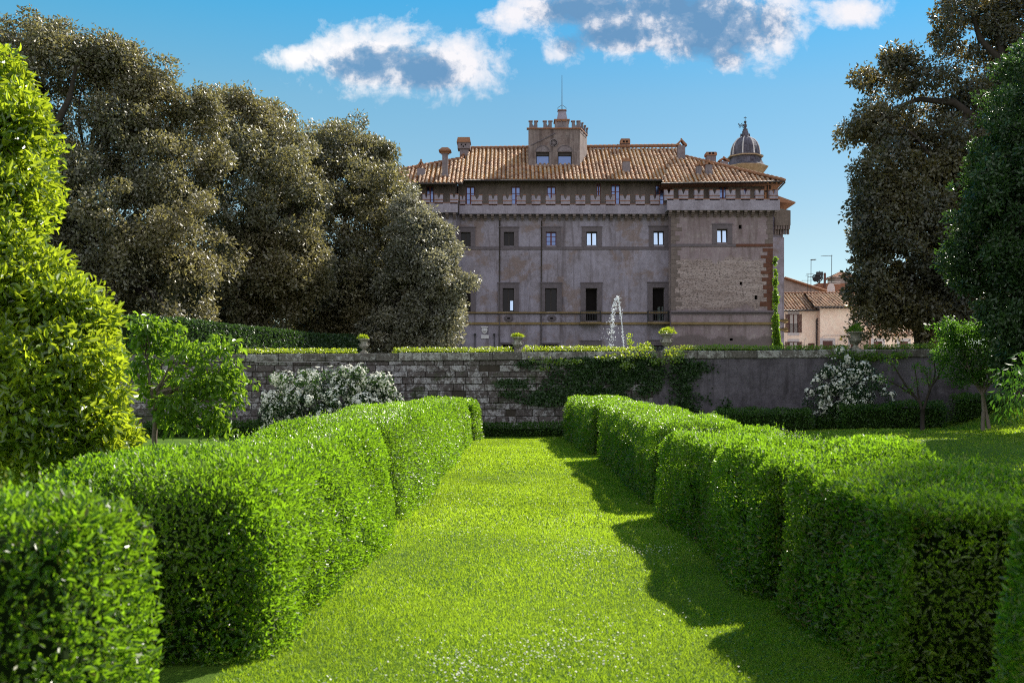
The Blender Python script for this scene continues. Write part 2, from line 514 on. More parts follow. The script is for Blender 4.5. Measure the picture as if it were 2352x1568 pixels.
def ground_z(x, y):
    x = np.asarray(x, float); y = np.asarray(y, float)
    g = 0.32 * sstep((x - 6) / 7) * sstep((y - 18) / 14)
    b = 2.7 * sstep((x - 15.3 - np.clip((26 - y) * 0.25, 0, 9)) / 8.0) * sstep((y - 10) / 8)
    return g + b


def build_ground():
    xs = np.concatenate([np.linspace(-160, -20, 8), np.linspace(-18, 30, 97), np.linspace(34, 160, 8)])
    ys = np.concatenate([np.linspace(-80, 0, 5), np.linspace(2, 38.35, 73)])
    X, Y = np.meshgrid(xs, ys)
    Z = ground_z(X, Y) + 0.012 * wob(np.stack([X, Y, X * 0], -1).reshape(-1, 3), 1.5).reshape(X.shape)
    mb = MB()
    mb.v = list(zip(X.ravel(), Y.ravel(), Z.ravel()))
    w = len(xs)
    for j in range(len(ys) - 1):
        for i in range(w - 1):
            a = j * w + i
            mb.f.append((a, a + 1, a + 1 + w, a + w)); mb.t.append(0.5)
    o = mb.build('lawn', M['lawn'], smooth=True)
    tag(o, kind='structure')
    mb = MB()
    mb.quad((-700, 38.4, 3.0), (700, 38.4, 3.0), (700, 1500, 3.0), (-700, 1500, 3.0))
    tag(mb.build('terrace_ground', M['terrace']), kind='structure')


build_ground()
M['paving'] = mat_plain('pale_bounce_paving', (0.64, 0.58, 0.52), 0.9, 0.2, 0.12, 1.5)
_mb = MB(); _mb.quad((19.5, 87, 3.006), (62, 87, 3.006), (62, 112.5, 3.006), (19.5, 112.5, 3.006))  # unseen pale ground, added to bounce sunlight onto the pink houses
tag(_mb.build('bounce_paving', M['paving']), kind='structure')


def grass():
    parts = []
    tints = []
    def strip(x0, x1, y0, y1, dens, h, w):
        n = int((x1 - x0) * (y1 - y0) * dens)
        x = rng.uniform(x0, x1, n); y = rng.uniform(y0, y1, n)
        p = np.stack([x, y, ground_z(x, y) - 0.005], -1)
        pat = wob(np.stack([x, y, 0 * x], -1), 1.2)
        ax = np.stack([rng.normal(0, .75, n), rng.normal(0, .75, n), np.ones(n)], -1)
        L = h * rng.uniform(0.55, 1.25, n) * (1 + 0.25 * pat)
        parts.append(leaf_quads(p, ax, rdir(n), L, w, 0.1))
        tints.append(np.clip(0.48 + 0.28 * pat + .2 * wob(p * 1.0, 4.0) + rng.normal(0, .2, n), 0, 1))
    strip(-1.7, 2.2, 5.0, 8, 9500, 0.036, 0.12)
    strip(-1.7, 2.2, 8, 12, 5200, 0.038, 0.16)
    strip(-1.7, 2.2, 12, 20, 2300, 0.042, 0.24)
    strip(-1.8, 2.3, 20, 37, 900, 0.05, 0.4)
    strip(4.0, 15, 20, 37, 120, 0.07, 0.5)
    strip(15, 24, 24, 38, 260, 0.09, 0.4)
    o = quads_mesh('grass', np.concatenate(parts), np.concatenate(tints), [M['grass']])
    tag(o, kind='stuff')
    n = 16000
    x = rng.uniform(-1.6, 2.1, n); y = rng.uniform(4.8, 16, n)
    k = wob(np.stack([x, y, 0 * x + 9], -1), 1.5) + rng.normal(0, .2, n)
    x, y = x[k > .35], y[k > .35]; n = len(x)
    p = np.stack([x, y, ground_z(x, y) + rng.uniform(.012, .034, n)], -1)
    ax = np.stack([rng.normal(0, 1, n), rng.normal(0, 1, n), rng.normal(.1, .25, n)], -1)
    o = quads_mesh('clover_leaves', leaf_hex(p, ax, np.array([0, 0, 1.0]) + rdir(n) * .3, rng.uniform(.012, .024, n), .8, .05), np.tile(rng.uniform(.1, .8, n), 2), [M['hedge']])
    tag(o, kind='stuff')
    # clover and daisies: small white heads among the blades, in drifts
    n = 17000
    x = rng.uniform(-1.5, 1.95, n); y = 4.8 + 12 * rng.uniform(0, 1, n) ** 1.6
    k = wob(np.stack([x, y, 0 * x + 3], -1), 1.6) + rng.normal(0, .25, n) - 0.03 * (y - 5)
    sel = k - np.clip(x - .7, 0, 2) * .5 > 0.36
    x, y = x[sel], y[sel]; n = len(x)
    p = np.stack([x, y, ground_z(x, y) + rng.uniform(0.035, 0.06, n)], -1)
    up = unit(np.stack([rng.normal(0, .35, n), rng.normal(0, .35, n), np.ones(n)], -1))
    L = rng.uniform(0.008, 0.017, n)
    a = unit(np.cross(up, rdir(n)))
    q1 = leaf_quads(p - a * L[:, None] * .5, a, up, L, 0.9, 0.25)
    b = np.cross(up, a)
    q2 = leaf_quads(p - b * L[:, None] * .5 + up * .001, b, up, L, 0.9, 0.25)
    o = quads_mesh('clover_flowers', np.concatenate([q1, q2]), rng.uniform(0, 1, 2 * n), [M['petal']])
    tag(o, kind='stuff')


grass()


# ------------------------------------------------------------------ hedges
def hedge(name, x0, x1, y0, y1, h, label, cat='hedge', group=None, z0=0.0, mat='hedge', r=0.22, amp=0.07,
          lmin=0.036, lk=0.0022, cover=2.1, sprigs=7.0, skip=(), gfun=None, sprig_h=0.16, taper=0.1, hs=None):
    """clipped hedge: a noisy rounded box of leaves around a dark twiggy inside"""
    r = min(r, (x1 - x0) * .45, (y1 - y0) * .45, (h - z0) * .6)
    lo = np.array([x0 + r, y0 + r, z0 - 1.0]); hi = np.array([x1 - r, y1 - r, h - r])

    def shape(p):
        q = np.clip(p, lo, hi)
        d = unit(p - q)
        s = q + d * r
        k = wob(s, 0.9) * amp + wob(s + 7, 2.6) * amp * 0.55
        s = s + d * k[:, None]
        if hs is not None: s[:, 2] = z0 + (s[:, 2] - z0) * np.interp(s[:, 1], [y0, y1], [hs[0] / h, hs[1] / h])
        # walls lean in slightly towards the top
        f = np.clip((s[:, 2] - z0) / (h - z0), 0, 1)
        cx, cy = (x0 + x1) / 2, (y0 + y1) / 2
        s[:, 0] -= np.sign(s[:, 0] - cx) * taper * f * np.abs(d[:, 0])
        return s, d

    pts, Ls = [], []
    faces = [('top', (x1 - x0)), ('xm', h - z0), ('xp', h - z0), ('ym', (x1 - x0)), ('yp', (x1 - x0))]
    yg = np.linspace(y0, y1, 200)
    lg = np.clip(np.hypot(yg, (x0 + x1) / 2 * 0 + max(0, abs((x0 + x1) / 2) - 1.0)) * lk, lmin, 0.5)
    dens = cover / (0.42 * lg ** 2)
    cdf = np.concatenate([[0], np.cumsum((dens[1:] + dens[:-1]) / 2)]) * (yg[1] - yg[0])
    for f, w in faces:
        if f in skip: continue
        k = 1.0
        if f in ('top', 'xm', 'xp'):
            n = int(cdf[-1] * w * k)
            u = rng.uniform(0, cdf[-1], n)
            y = np.interp(u, cdf, yg)
            L = np.interp(y, yg, lg)
            a = rng.uniform(0, 1, n)
            if f == 'top': p = np.stack([x0 + a * (x1 - x0), y, np.full(n, h)], -1)
            elif f == 'xm': p = np.stack([np.full(n, x0), y, z0 + a * (h - z0)], -1)
            else: p = np.stack([np.full(n, x1), y, z0 + a * (h - z0)], -1)
        else:
            i = 0 if f == 'ym' else -1
            n = int(dens[i] * w * (h - z0))
            L = np.full(n, lg[i])
            p = np.stack([rng.uniform(x0, x1, n), np.full(n, y0 if f == 'ym' else y1), rng.uniform(z0, h, n)], -1)
        pts.append(p); Ls.append(L)
    p = np.concatenate(pts); L = np.concatenate(Ls); n = len(p)
    s, d = shape(p)
    # clumps: leaves follow shoots, some stand proud, some sit deep
    pk = wob(s, 3.4) + .8 * wob(s + 3, 7.5)
    depth = rng.uniform(-1.2, 0.6, n) * np.maximum(L, .03) * 1.7 + np.clip(pk, -1.5, .9) * min(.06, .12 * (h - z0))
    s = s + d * depth[:, None]
    ax = d * 0.7 + rdir(n) * 0.85 + np.array([0, 0, 0.35])
    nr = d + rdir(n) * 0.75 + np.array([0, 0, 0.2])
    near = y1 < 14 and lk == .0022 and lmin < .04
    V = [(leaf_hex if near else leaf_quads)(s, ax, nr, L * rng.uniform(0.6, 1.3, n) * (1.08 if near else 1), 0.42)]
    T = [np.clip(0.45 + 0.22 * wob(s, 2.2) + .16 * pk + rng.normal(0, .25, n) + (rng.uniform(0, 1, n) > .985) * .4, 0, 1)]
    if near: T = T * 2
    # shoots
    area = (x1 - x0) * (y1 - y0)
    ns = int(area * sprigs)
    if ns:
        u = rng.uniform(0, cdf[-1], ns)
        y = np.interp(u, cdf, yg)
        b = np.stack([rng.uniform(x0, x1, ns), y, np.full(ns, h)], -1)
        Lb = np.interp(y, yg, lg)
        b, dd = shape(b)
        hh = sprig_h * rng.uniform(0.25, 1.0, ns) ** 1.6
        lean = rng.normal(0, .25, (ns, 3)); lean[:, 2] = 1
        m = 9
        for j in range(m):
            t = (j + 0.5) / m
            pp = b + lean * (hh * t)[:, None]
            an = j * 2.4 + rng.uniform(0, 6.28, ns)
            ax = np.stack([np.cos(an), np.sin(an), np.full(ns, 0.9)], -1)
            V.append(leaf_quads(pp, ax, np.array([0, 0, 1.0]) + rdir(ns) * .4, Lb * (1.15 - .5 * t), 0.42))
            T.append(np.clip(0.6 + .3 * t + rng.normal(0, .12, ns), 0, 1))
    # inside
    def patch(A, B, C, nu, nv):
        uu, vv = np.meshgrid(np.linspace(0, 1, nu + 1), np.linspace(0, 1, nv + 1), indexing='ij')
        g = A + uu[..., None] * (B - A) + vv[..., None] * (C - A)
        sh, dd = shape(g.reshape(-1, 3) + 1e-6)
        sh = (sh - dd * 0.15).reshape(g.shape)
        return np.stack([sh[:-1, :-1], sh[1:, :-1], sh[1:, 1:], sh[:-1, 1:]], 2).reshape(-1, 4, 3)
    nx = max(2, int((x1 - x0) / .2)); ny = max(2, int((y1 - y0) / .25)); nz = max(2, int((h - z0) / .2))
    a = lambda *c: np.array(c, float)
    core = np.concatenate([patch(a(x0, y0, h), a(x1, y0, h), a(x0, y1, h), nx, ny),
                           patch(a(x0, y0, z0), a(x0, y1, z0), a(x0, y0, h), ny, nz),
                           patch(a(x1, y0, z0), a(x1, y1, z0), a(x1, y0, h), ny, nz),
                           patch(a(x0, y0, z0), a(x1, y0, z0), a(x0, y0, h), nx, nz),
                           patch(a(x0, y1, z0), a(x1, y1, z0), a(x0, y1, h), nx, nz)])
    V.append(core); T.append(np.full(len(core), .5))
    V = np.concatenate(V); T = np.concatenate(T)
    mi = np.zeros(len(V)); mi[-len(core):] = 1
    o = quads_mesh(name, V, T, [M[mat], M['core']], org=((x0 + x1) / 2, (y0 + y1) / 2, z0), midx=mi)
    return tag(o, label, cat, group)


GL = 'clipped hedges along the left of the grass path'
GR = 'clipped hedges along the right of the grass path'
hedge('clipped_hedge', -4.8, -1.56, 3.62, 4.35, 1.18, 'blurred shaded hedge filling the bottom left corner of the photo', group=GL, amp=.08, sprigs=60, r=.12, taper=.03)
hedge('clipped_hedge', -3.2, -1.42, 6.0, 12.5, 1.18, 'sunlit hedge with a dark ivy grown end, left of the path, second from the camera', group=GL, amp=.11, r=.42, taper=.18, hs=(1.1, 1.25), sprigs=50, sprig_h=.15)
hedge('clipped_hedge', -3.1, -1.36, 12.55, 33.2, 1.33, 'longest sunlit hedge left of the path, beyond the yellowish notch', group=GL, amp=.11, r=.4, taper=.16, hs=(1.25, 1.37), sprigs=30, sprig_h=.15)
hedge('clipped_hedge', -2.7, -1.12, 33.6, 35.6, 1.29, 'short rounded hedge end left of the path, nearest the stone wall', group=GL, amp=.07, r=.35)
hedge('clipped_hedge', 2.06, 5.2, 3.62, 4.4, 1.2, 'blurred hedge at the bottom right edge of the photo', group=GR, amp=.09, sprigs=60, r=.18)
hedge('clipped_hedge', 1.95, 3.65, 5.3, 7.62, 1.13, 'hedge with a dark shaded end and leafy shoots, second on the right of the path', group=GR, amp=.11, sprigs=60, sprig_h=.17, r=.24, taper=.1)
hedge('clipped_hedge', 1.9, 3.6, 7.86, 13.2, 1.15, 'hedge right of the path with a ragged top of shoots, third from the camera', group=GR, amp=.12, sprigs=50, sprig_h=.16, r=.28, taper=.1)
hedge('clipped_hedge', 2.08, 3.5, 14.3, 24.4, 1.27, 'long hedge right of the path, fourth from camera', group=GR, amp=.11, sprigs=30, r=.3, hs=(1.15, 1.33), sprig_h=.12)
hedge('clipped_hedge', 1.95, 3.6, 25.6, 35.8, 1.37, 'rounded far hedge right of the path, nearest the ivy covered wall', group=GR, amp=.09, r=.34, sprigs=25, sprig_h=.12)

GB = 'low box hedges at the foot of the garden wall'
hedge('box_hedge', PX(1105, 36.6), PX(1300, 36.6), 36.4, 37.2, 0.43, 'low dark box hedge closing the end of the grass path', group=GB, mat='boxwood', lmin=.05, sprigs=4, sprig_h=.06, amp=.03, r=.12, skip=('yp',))
hedge('box_hedge', PX(330, 36.6), PX(1010, 36.6), 36.3, 37.2, 0.50, 'low dark box hedge below the wide white flowering shrub', group=GB, mat='boxwood', lmin=.05, sprigs=4, sprig_h=.06, amp=.03, r=.12, skip=('yp',))
hedge('box_hedge', PX(1640, 36.5), PX(1862, 36.5), 36.0, 37.0, 0.95, 'dark box hedge in front of the plastered wall, left of the round white shrub', group=GB, mat='boxwood', lmin=.05, sprigs=4, sprig_h=.06, amp=.04, r=.14, skip=('yp',))
hedge('box_hedge', PX(1866, 36.8), PX(1922, 36.8), 36.3, 37.2, 0.72, 'small brownish box hedge tucked under the round white shrub', group=GB, mat='boxwood', lmin=.05, sprigs=3, sprig_h=.06, amp=.04, r=.14, skip=('yp',))
hedge('box_hedge', PX(1924, 36), PX(2044, 36), 35.6, 36.7, 1.12, 'dark box hedge right of the round white shrub', group=GB, mat='boxwood', z0=.15, lmin=.05, sprigs=3, sprig_h=.06, amp=.04, r=.14, skip=('yp',))
hedge('box_hedge', PX(2040, 36), PX(2174, 36), 35.75, 36.7, 1.2, 'tall box hedge behind the pruned bare tree', group=GB, mat='boxwood', z0=.15, lmin=.05, sprigs=3, sprig_h=.06, amp=.05, r=.14, skip=('yp',))
hedge('box_hedge', PX(2192, 37), PX(2300, 37), 36.6, 37.6, 1.5, 'box hedge climbing the bank beside the twin stemmed tree', group=GB, mat='boxwood', z0=.4, lmin=.05, sprigs=3, sprig_h=.06, amp=.05, r=.14, skip=('yp',))


# ------------------------------------------------------------------ garden wall
def wtop(x): return 3.17 + 0.0073 * x


def garden_wall():
    g = thing('garden_wall', (0, 38, 0), 'long stone retaining wall, lichened blocks at left and dark render at right', 'wall')
    xs, xe = PX(1500, 38), 26.0
    x0 = -34.0
    # backing with the joints
    mb = MB()
    mb.prism([(x0, -.5), (xs, -.5), (xs, wtop(xs) - .3), (x0, wtop(x0) - .3)], 38.03, 38.6)
    mb.build('joint_backing', M['mortar'], g)
    mb = MB()
    z = 0.0; row = 0
    while z < 2.75:
        hh = random.uniform(0.2, 0.27)
        x = x0 + random.uniform(0, .5)
        while x < xs:
            w = random.uniform(0.32, 0.85)
            if random.random() < .97:
                top = min(z + hh - .018, wtop(x) - .31)
                yy = 37.98 + random.uniform(-.025, .03)
                mb.stone(x, min(x + w - .02, xs), yy, 38.03, z, top, random.random(), .018)
            x += w
        z += hh; row += 1
    mb.build('stone_blocks', M['wallstone'], g)
    mb = MB()
    nx, nz = 70, 14
    for i in range(nx):
        for j in range(nz):
            q = []
            for a, b in ((i, j), (i + 1, j), (i + 1, j + 1), (i, j + 1)):
                x = xs + (xe - xs) * a / nx; zz = -.5 + (wtop(x) - .3 + .5) * b / nz
                q.append((x, 37.96 + .025 * math.sin(x * 1.7 + zz * 2.1) * math.sin(zz * 3.3 + x), zz))
            mb.quad(*q)
    mb.box(xs, xe, 38.05, 38.6, -.5, wtop(xs) - .32)
    mb.build('rendered_wall', M['wallplaster'], g)
    mb = MB()
    x = x0
    while x < xe:
        w = random.uniform(0.7, 1.5)
        yy = 37.9 + random.uniform(-.02, .02)
        mb.stone(x, x + w - .012, yy, 38.62, wtop(x) - .3, wtop(x) + random.uniform(-.012, .012), random.random(), .025)
        x += w
    mb.build('coping', M['coping'], g)
    # thin cable fixed below the coping
    mb = MB()
    mb.tube([P(585, 831, 37.88), P(780, 831, 37.88), P(792, 837, 37.88), P(806, 845, 37.9)], .008, 5)
    mb.build('cable', M['palegrey'], g)


garden_wall()

GT = 'low hedges growing along the top of the garden wall'
for a, b, lab in ((545, 822, 'low bright hedge on the wall top above the wide white shrub, left of every urn'),
                  (905, 1178, 'low bright hedge on the wall top between the two left urns'),
                  (1200, 1500, 'low bright hedge on the wall top in front of the fountain'),
                  (1562, 1950, 'low bright hedge on the wall top below the bastion and the pink house'),
                  (1982, 2260, 'shaded low hedge on the wall top under the right holm oak')):
    xa, xb = PX(a, 38.3), PX(b, 38.3)
    zt = wtop((xa + xb) / 2)
    hedge('wall_top_hedge', xa, xb, 38.05, 38.5, zt + .13, lab, group=GT, z0=zt - .02, mat='laurel', lmin=.05, lk=.0017, sprigs=30, sprig_h=.1, amp=.03, r=.06, cover=1.6)


def urn(px, sc, label, lab2, dark=False, tall=0.0):
    x = PX(px, 38.2); z = wtop(x)
    g = thing('stone_urn', (x, 38.2, z), label, 'urn', 'stone urns on the garden wall')
    s = sc
    mb = MB(); mb.box(x - .16 * s, x + .16 * s, 38.2 - .16 * s, 38.2 + .16 * s, z - .01, z + .07 * s)
    mb.build('plinth', M['urn'], g)
    prof = [(.13, .07), (.13, .1), (.075, .14), (.065, .19), (.10, .22), (.17, .27), (.205, .335), (.2, .39), (.165, .425), (.17, .44), (.15, .47), (.17, .55), (.225, .61), (.255, .63), (.265, .65), (.255, .675), (.22, .675), (.2, .62)]
    mb = MB(); mb.lathe([(a * s, b * s) for a, b in prof], (x, 38.2, z), 24)
    # gadroons on the belly and two small handles
    for k in range(16):
        an = 2 * PI * k / 16
        mb.tube([(x + math.cos(an) * rr * s, 38.2 + math.sin(an) * rr * s, z + zz * s) for rr, zz in ((.11, .225), (.175, .27), (.208, .335))], .016 * s, 5)
    mb.build('bowl', M['urn'], g, True)
    for sg in (-1, 1):
        mb = MB()
        mb.tube([(x + sg * .19 * s, 38.2, z + .35 * s), (x + sg * .25 * s, 38.2, z + .4 * s), (x + sg * .24 * s, 38.2, z + .46 * s), (x + sg * .165 * s, 38.2, z + .46 * s)], .018 * s, 6)
        mb.build('handle', M['urn'], g, True)
    n = 520
    c = np.array([x, 38.2, z + .68 * s])
    u = rdir(n); u[:, 2] = np.abs(u[:, 2]) * 1.0
    lob = 1 + .45 * wob(u * 2.2 + c, 1.3)
    p = c + u * np.array([.23, .23, .15 + tall]) * s * (rng.uniform(.3, 1.25, n) ** .5 * lob)[:, None]
    V = leaf_quads(p, u + rdir(n) * .5 + np.array([0, 0, .5]), u + rdir(n), rng.uniform(.06, .11, n) * s, .3)
    o = quads_mesh('urn_plant', V, rng.uniform(0, 1, n), [M['laurel' if not dark else 'cherry']], org=tuple(c))
    tag(o, lab2, 'plant', 'plants growing in the urns')


urn(836, .82, 'stone urn on the wall above the wide white flowering shrub', 'leafy plant in the urn above the wide white shrub')
urn(1189, .85, 'stone urn on the wall right of the marble plaque, before the castle facade', 'leafy plant in the urn before the castle facade')
urn(1531, .98, 'stone urn on the wall below the bastion edge, wrapped by ivy', 'bushy plant in the urn below the bastion edge', tall=.06)
urn(1964, 1.02, 'dark stone urn on the wall in front of the pink house', 'broad plant in the urn in front of the pink house', True, .04)


# ------------------------------------------------------------------ clump foliage
def clumps_from(ells, n, rmin, rmax, inner=0.25):
    """ells: list of (centre, radii). returns clump centres and radii around the outside of the union"""
    vol = np.array([np.prod(r) ** (2 / 3) for c, r in ells])
    C = np.array([c for c, r in ells], float); R = np.array([r for c, r in ells], float)
    out = []
    while len(out) < n:
        i = rng.choice(len(ells), p=vol / vol.sum())
        u = rdir(1)[0]
        k = rng.uniform(.84, 1.02) if rng.uniform() > inner else rng.uniform(.2, .8)
        p = C[i] + R[i] * u * k
        q = ((p - C) / R); f = np.sqrt((q ** 2).sum(1)); f[i] = 9
        if f.min() < .62 and k > .83: continue
        out.append(p)
    out = np.array(out); rr = rng.uniform(rmin, rmax, n)
    j = rng.uniform(0, 1, n) < .16
    cen = C.mean(0)
    out[j] += unit(out[j] - cen) * (rr[j] * rng.uniform(.5, 1.0, n)[j])[:, None]
    rr[j] *= .55
    return out, rr


def clump_leaves(C, R, nleaf, L, wr=0.5, flat=0.8, droop=0.15, spread=.9, hexa=False):
    w = R ** 2
    i = rng.choice(len(C), nleaf, p=w / w.sum())
    u = rdir(nleaf)
    lobe = 1 + .38 * wob(u * 1.9 + C[i] * 3.0, 1.0)
    rad = R[i] * lobe * rng.uniform(.3, 1.12, nleaf) ** .6 * (1 + (rng.uniform(0, 1, nleaf) > .95) * .25)
    p = C[i] + u * rad[:, None] * np.array([1, 1, flat])
    ax = u * .6 + rdir(nleaf) * spread + np.array([0, 0, -droop])
    nr = u * .7 + rdir(nleaf) * .8 + np.array([0, 0, .35])
    V = (leaf_hex if hexa else leaf_quads)(p, ax, nr, L * rng.uniform(.6, 1.35, nleaf), wr)
    tc = np.random.default_rng(3).normal(0, .16, len(C))
    T = np.clip(.45 + tc[i] + rng.normal(0, .17, nleaf), 0, 1)
    if hexa: T = np.concatenate([T, T])
    return V, T


def EL(px, py, d, rx, ry, rd=None):
    """ellipsoid seen at px,py with half sizes in picture units, at distance d"""
    c = P(px, py, d)
    a = rx / F * d; b = ry / F * d
    return (np.array(c), np.array([a, rd if rd else (a + b) / 2 * .8, b]))


def limb(mb, a, b, r0, r1, bend=.12, n=6, k=8):
    a = Vector(a); b = Vector(b)
    L = (b - a).length
    off = Vector((random.uniform(-1, 1), random.uniform(-1, 1), random.uniform(-.4, .8))) * bend * L
    pts = []
    for i in range(n + 1):
        t = i / n
        pts.append(a.lerp(b, t) + off * math.sin(PI * t) + Vector((random.uniform(-1, 1), random.uniform(-1, 1), random.uniform(-1, 1))) * .012 * L)
    mb.tube(pts, [r0 + (r1 - r0) * (i / n) ** .8 for i in range(n + 1)], k)
    return pts


def tree(name, base, ells, nclump, cr, nleaf, L, mat, label, cat='tree', group=None, trunk_r=.35, limbs=9, bark='bark', wr=.5,
         inner=.3, extra_limbs=(), droop=.15, forks=None, gaps=(), hexa=False, pockets=0):
    g = thing(name, base, label, cat, group)
    C, R = clumps_from(ells, nclump, cr[0], cr[1], inner)
    V, T = clump_leaves(C, R, nleaf, L, wr, droop=droop, hexa=hexa)
    if pockets:
        q = wob(V[:, 0] + np.array([3.0, 9.0, 1.0]), pockets) > .58
        k = ~q | (rng.uniform(0, 1, len(V)) < .12)
        V, T = V[k], T[k]
    for gc, gr in gaps:
        q = (((V[:, 0] - gc) / gr) ** 2).sum(1) + .25 * wob(V[:, 0] * 1.0, 1.0)
        k = (q > 1) | (rng.uniform(0, 1, len(V)) < .1)
        V, T = V[k], T[k]
    quads_mesh('crown', V, T, [M[mat]], parent=g)
    mb = MB()
    cen = sum((e[0] for e in ells)) / len(ells)
    fork = Vector(forks) if forks else Vector(base).lerp(Vector(cen), .45)
    limb(mb, Vector(base) + Vector((0, 0, -.3)), fork, trunk_r, trunk_r * .7, .04)
    idx = rng.choice(len(C), min(limbs * 3, len(C)), replace=False)
    for j in idx[:limbs]:
        pts = limb(mb, fork, C[j], trunk_r * .5, trunk_r * .1, .1)
        near = np.argsort(((C - C[j]) ** 2).sum(1))[1:5]
        for q in near:
            limb(mb, pts[3], C[q], trunk_r * .2, trunk_r * .05, .12, 5, 5)
    for pts, r0, r1 in extra_limbs:
        m = len(pts)
        mb.tube(pts, [r0 + (r1 - r0) * i / (m - 1) for i in range(m)], 8)
    mb.build('trunk', M[bark], g, True)
    return g


GO = 'holm oaks left of the castle'
tree('holm_oak', P(150, 772, 50), [EL(170, 250, 52, 190, 170), EL(60, 180, 50, 130, 140), EL(330, 330, 52, 130, 150), EL(200, 540, 50, 200, 190), EL(400, 560, 50, 90, 170), EL(40, 480, 51, 130, 250), EL(270, 180, 52, 110, 90), EL(330, 660, 49, 150, 110), EL(180, 690, 49, 110, 90), EL(400, 260, 53, 85, 75), EL(440, 330, 53, 60, 100), EL(470, 420, 54, 60, 120), EL(480, 560, 53, 60, 120)],
     540, (.5, 1.2), 235000, .19, 'oak', 'tallest holm oak at far left, with dark forked limbs showing sky between', group=GO, pockets=.75, gaps=[EL(125, 265, 49, 34, 40, 30), EL(150, 215, 49, 22, 26, 30), EL(95, 215, 49, 20, 26, 30), EL(215, 560, 49, 22, 40, 30)], trunk_r=.5, limbs=12,
     extra_limbs=[([P(112, 560, 49), P(108, 420, 48.6), P(100, 330, 48.6), P(135, 275, 48.6), P(160, 225, 48.6), P(175, 150, 48.6)], .33, .08), ([P(104, 345, 48.6), P(80, 300, 48.6), P(90, 250, 48.6), P(70, 190, 48.6)], .2, .06)])
tree('holm_oak', P(600, 790, 58), [EL(560, 330, 60, 95, 110), EL(600, 470, 58, 125, 160), EL(640, 610, 57, 100, 120), EL(530, 620, 58, 100, 120), EL(520, 280, 61, 55, 60), EL(640, 330, 62, 45, 60), EL(470, 690, 59, 90, 90), EL(590, 690, 57, 100, 70), EL(500, 260, 61, 60, 50), EL(660, 420, 60, 70, 110), EL(690, 350, 62, 50, 60), EL(610, 290, 62, 40, 35)],
     390, (.5, 1.15), 150000, .205, 'oak', 'holm oak second from the left, with a hanging skirt of foliage above the clipped hedge', group=GO, trunk_r=.45, pockets=.75)
tree('holm_oak', P(800, 800, 64), [EL(770, 390, 66, 100, 100), EL(820, 500, 64, 130, 150), EL(800, 660, 62, 110, 130), EL(720, 340, 67, 50, 60), EL(870, 400, 66, 55, 80), EL(880, 560, 65, 80, 130), EL(730, 730, 63, 90, 80), EL(850, 730, 62, 90, 80), EL(690, 480, 65, 70, 140), EL(780, 330, 67, 60, 40), EL(840, 360, 66, 50, 40)],
     400, (.5, 1.2), 150000, .21, 'oak', 'broad holm oak behind the leftmost urn', group=GO, trunk_r=.45, pockets=.75)
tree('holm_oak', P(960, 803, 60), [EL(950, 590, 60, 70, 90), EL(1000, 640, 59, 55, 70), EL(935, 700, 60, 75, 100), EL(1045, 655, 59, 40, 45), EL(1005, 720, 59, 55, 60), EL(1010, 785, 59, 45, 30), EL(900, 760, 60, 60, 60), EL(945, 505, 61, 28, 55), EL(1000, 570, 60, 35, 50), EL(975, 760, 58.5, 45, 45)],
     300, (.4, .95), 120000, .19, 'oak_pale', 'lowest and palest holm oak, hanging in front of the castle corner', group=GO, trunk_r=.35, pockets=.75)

def far_wood():
    ells = [EL(x, 690 + (i % 2) * 12, 84 + 4 * (i % 3), 95, 105) for i, x in enumerate(range(-60, 900, 95))]
    C, R = clumps_from(ells, 420, .7, 1.5, .35)
    V, T = clump_leaves(C, R, 42000, .42, .55)
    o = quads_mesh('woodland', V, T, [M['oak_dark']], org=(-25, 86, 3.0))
    tag(o, kind='stuff')


far_wood()

# dark hedge on the terrace below the oaks
def slanted_hedge():
    A = np.array([PX(300, 40), 40.0]); B = np.array([PX(835, 58), 58.0])
    n = 42000
    t = rng.uniform(0, 1, n); f = rng.uniform(0, 1, n)
    d = B - A; L = np.linalg.norm(d); d = d / L; nrm = np.array([d[1], -d[0]])
    w = 1.4; hh = 1.75
    peri = rng.uniform(0, hh + w, n)
    front = peri < hh
    z = np.where(front, peri, hh); off = np.where(front, 0, peri - hh)
    p = np.stack([A[0] + d[0] * t * L - nrm[0] * off, A[1] + d[1] * t * L - nrm[1] * off, 3.0 + z], -1)
    nn = np.where(front[:, None], np.array([nrm[0], nrm[1], 0.1]), np.array([0, 0, 1.0]))
    p = p + nn * (wob(p, 1.0) * .12 + rng.uniform(-.1, .05, n))[:, None]
    V = leaf_quads(p, nn * .6 + rdir(n), nn + rdir(n) * .7, rng.uniform(.09, .17, n), .5)
    core = []
    a3 = np.array([A[0], A[1], 0]); b3 = np.array([B[0], B[1], 0]); n3 = np.array([nrm[0], nrm[1], 0])
    up = np.array([0, 0, 1.0])
    i0, i1 = a3 - n3 * .12, b3 - n3 * .12
    o0, o1 = a3 - n3 * w, b3 - n3 * w
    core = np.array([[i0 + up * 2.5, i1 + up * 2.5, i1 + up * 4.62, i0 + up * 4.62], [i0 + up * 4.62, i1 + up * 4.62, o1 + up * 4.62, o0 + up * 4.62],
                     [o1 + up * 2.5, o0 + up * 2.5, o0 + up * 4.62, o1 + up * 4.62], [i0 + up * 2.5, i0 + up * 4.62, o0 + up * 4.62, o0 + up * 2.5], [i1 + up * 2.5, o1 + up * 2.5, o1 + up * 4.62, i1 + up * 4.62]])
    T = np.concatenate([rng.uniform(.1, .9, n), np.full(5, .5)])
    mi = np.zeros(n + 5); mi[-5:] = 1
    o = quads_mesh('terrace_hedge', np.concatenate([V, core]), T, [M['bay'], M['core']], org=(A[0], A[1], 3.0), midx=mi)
    tag(o, 'tall dark clipped hedge receding under the holm oaks above the wall', 'hedge')


slanted_hedge()

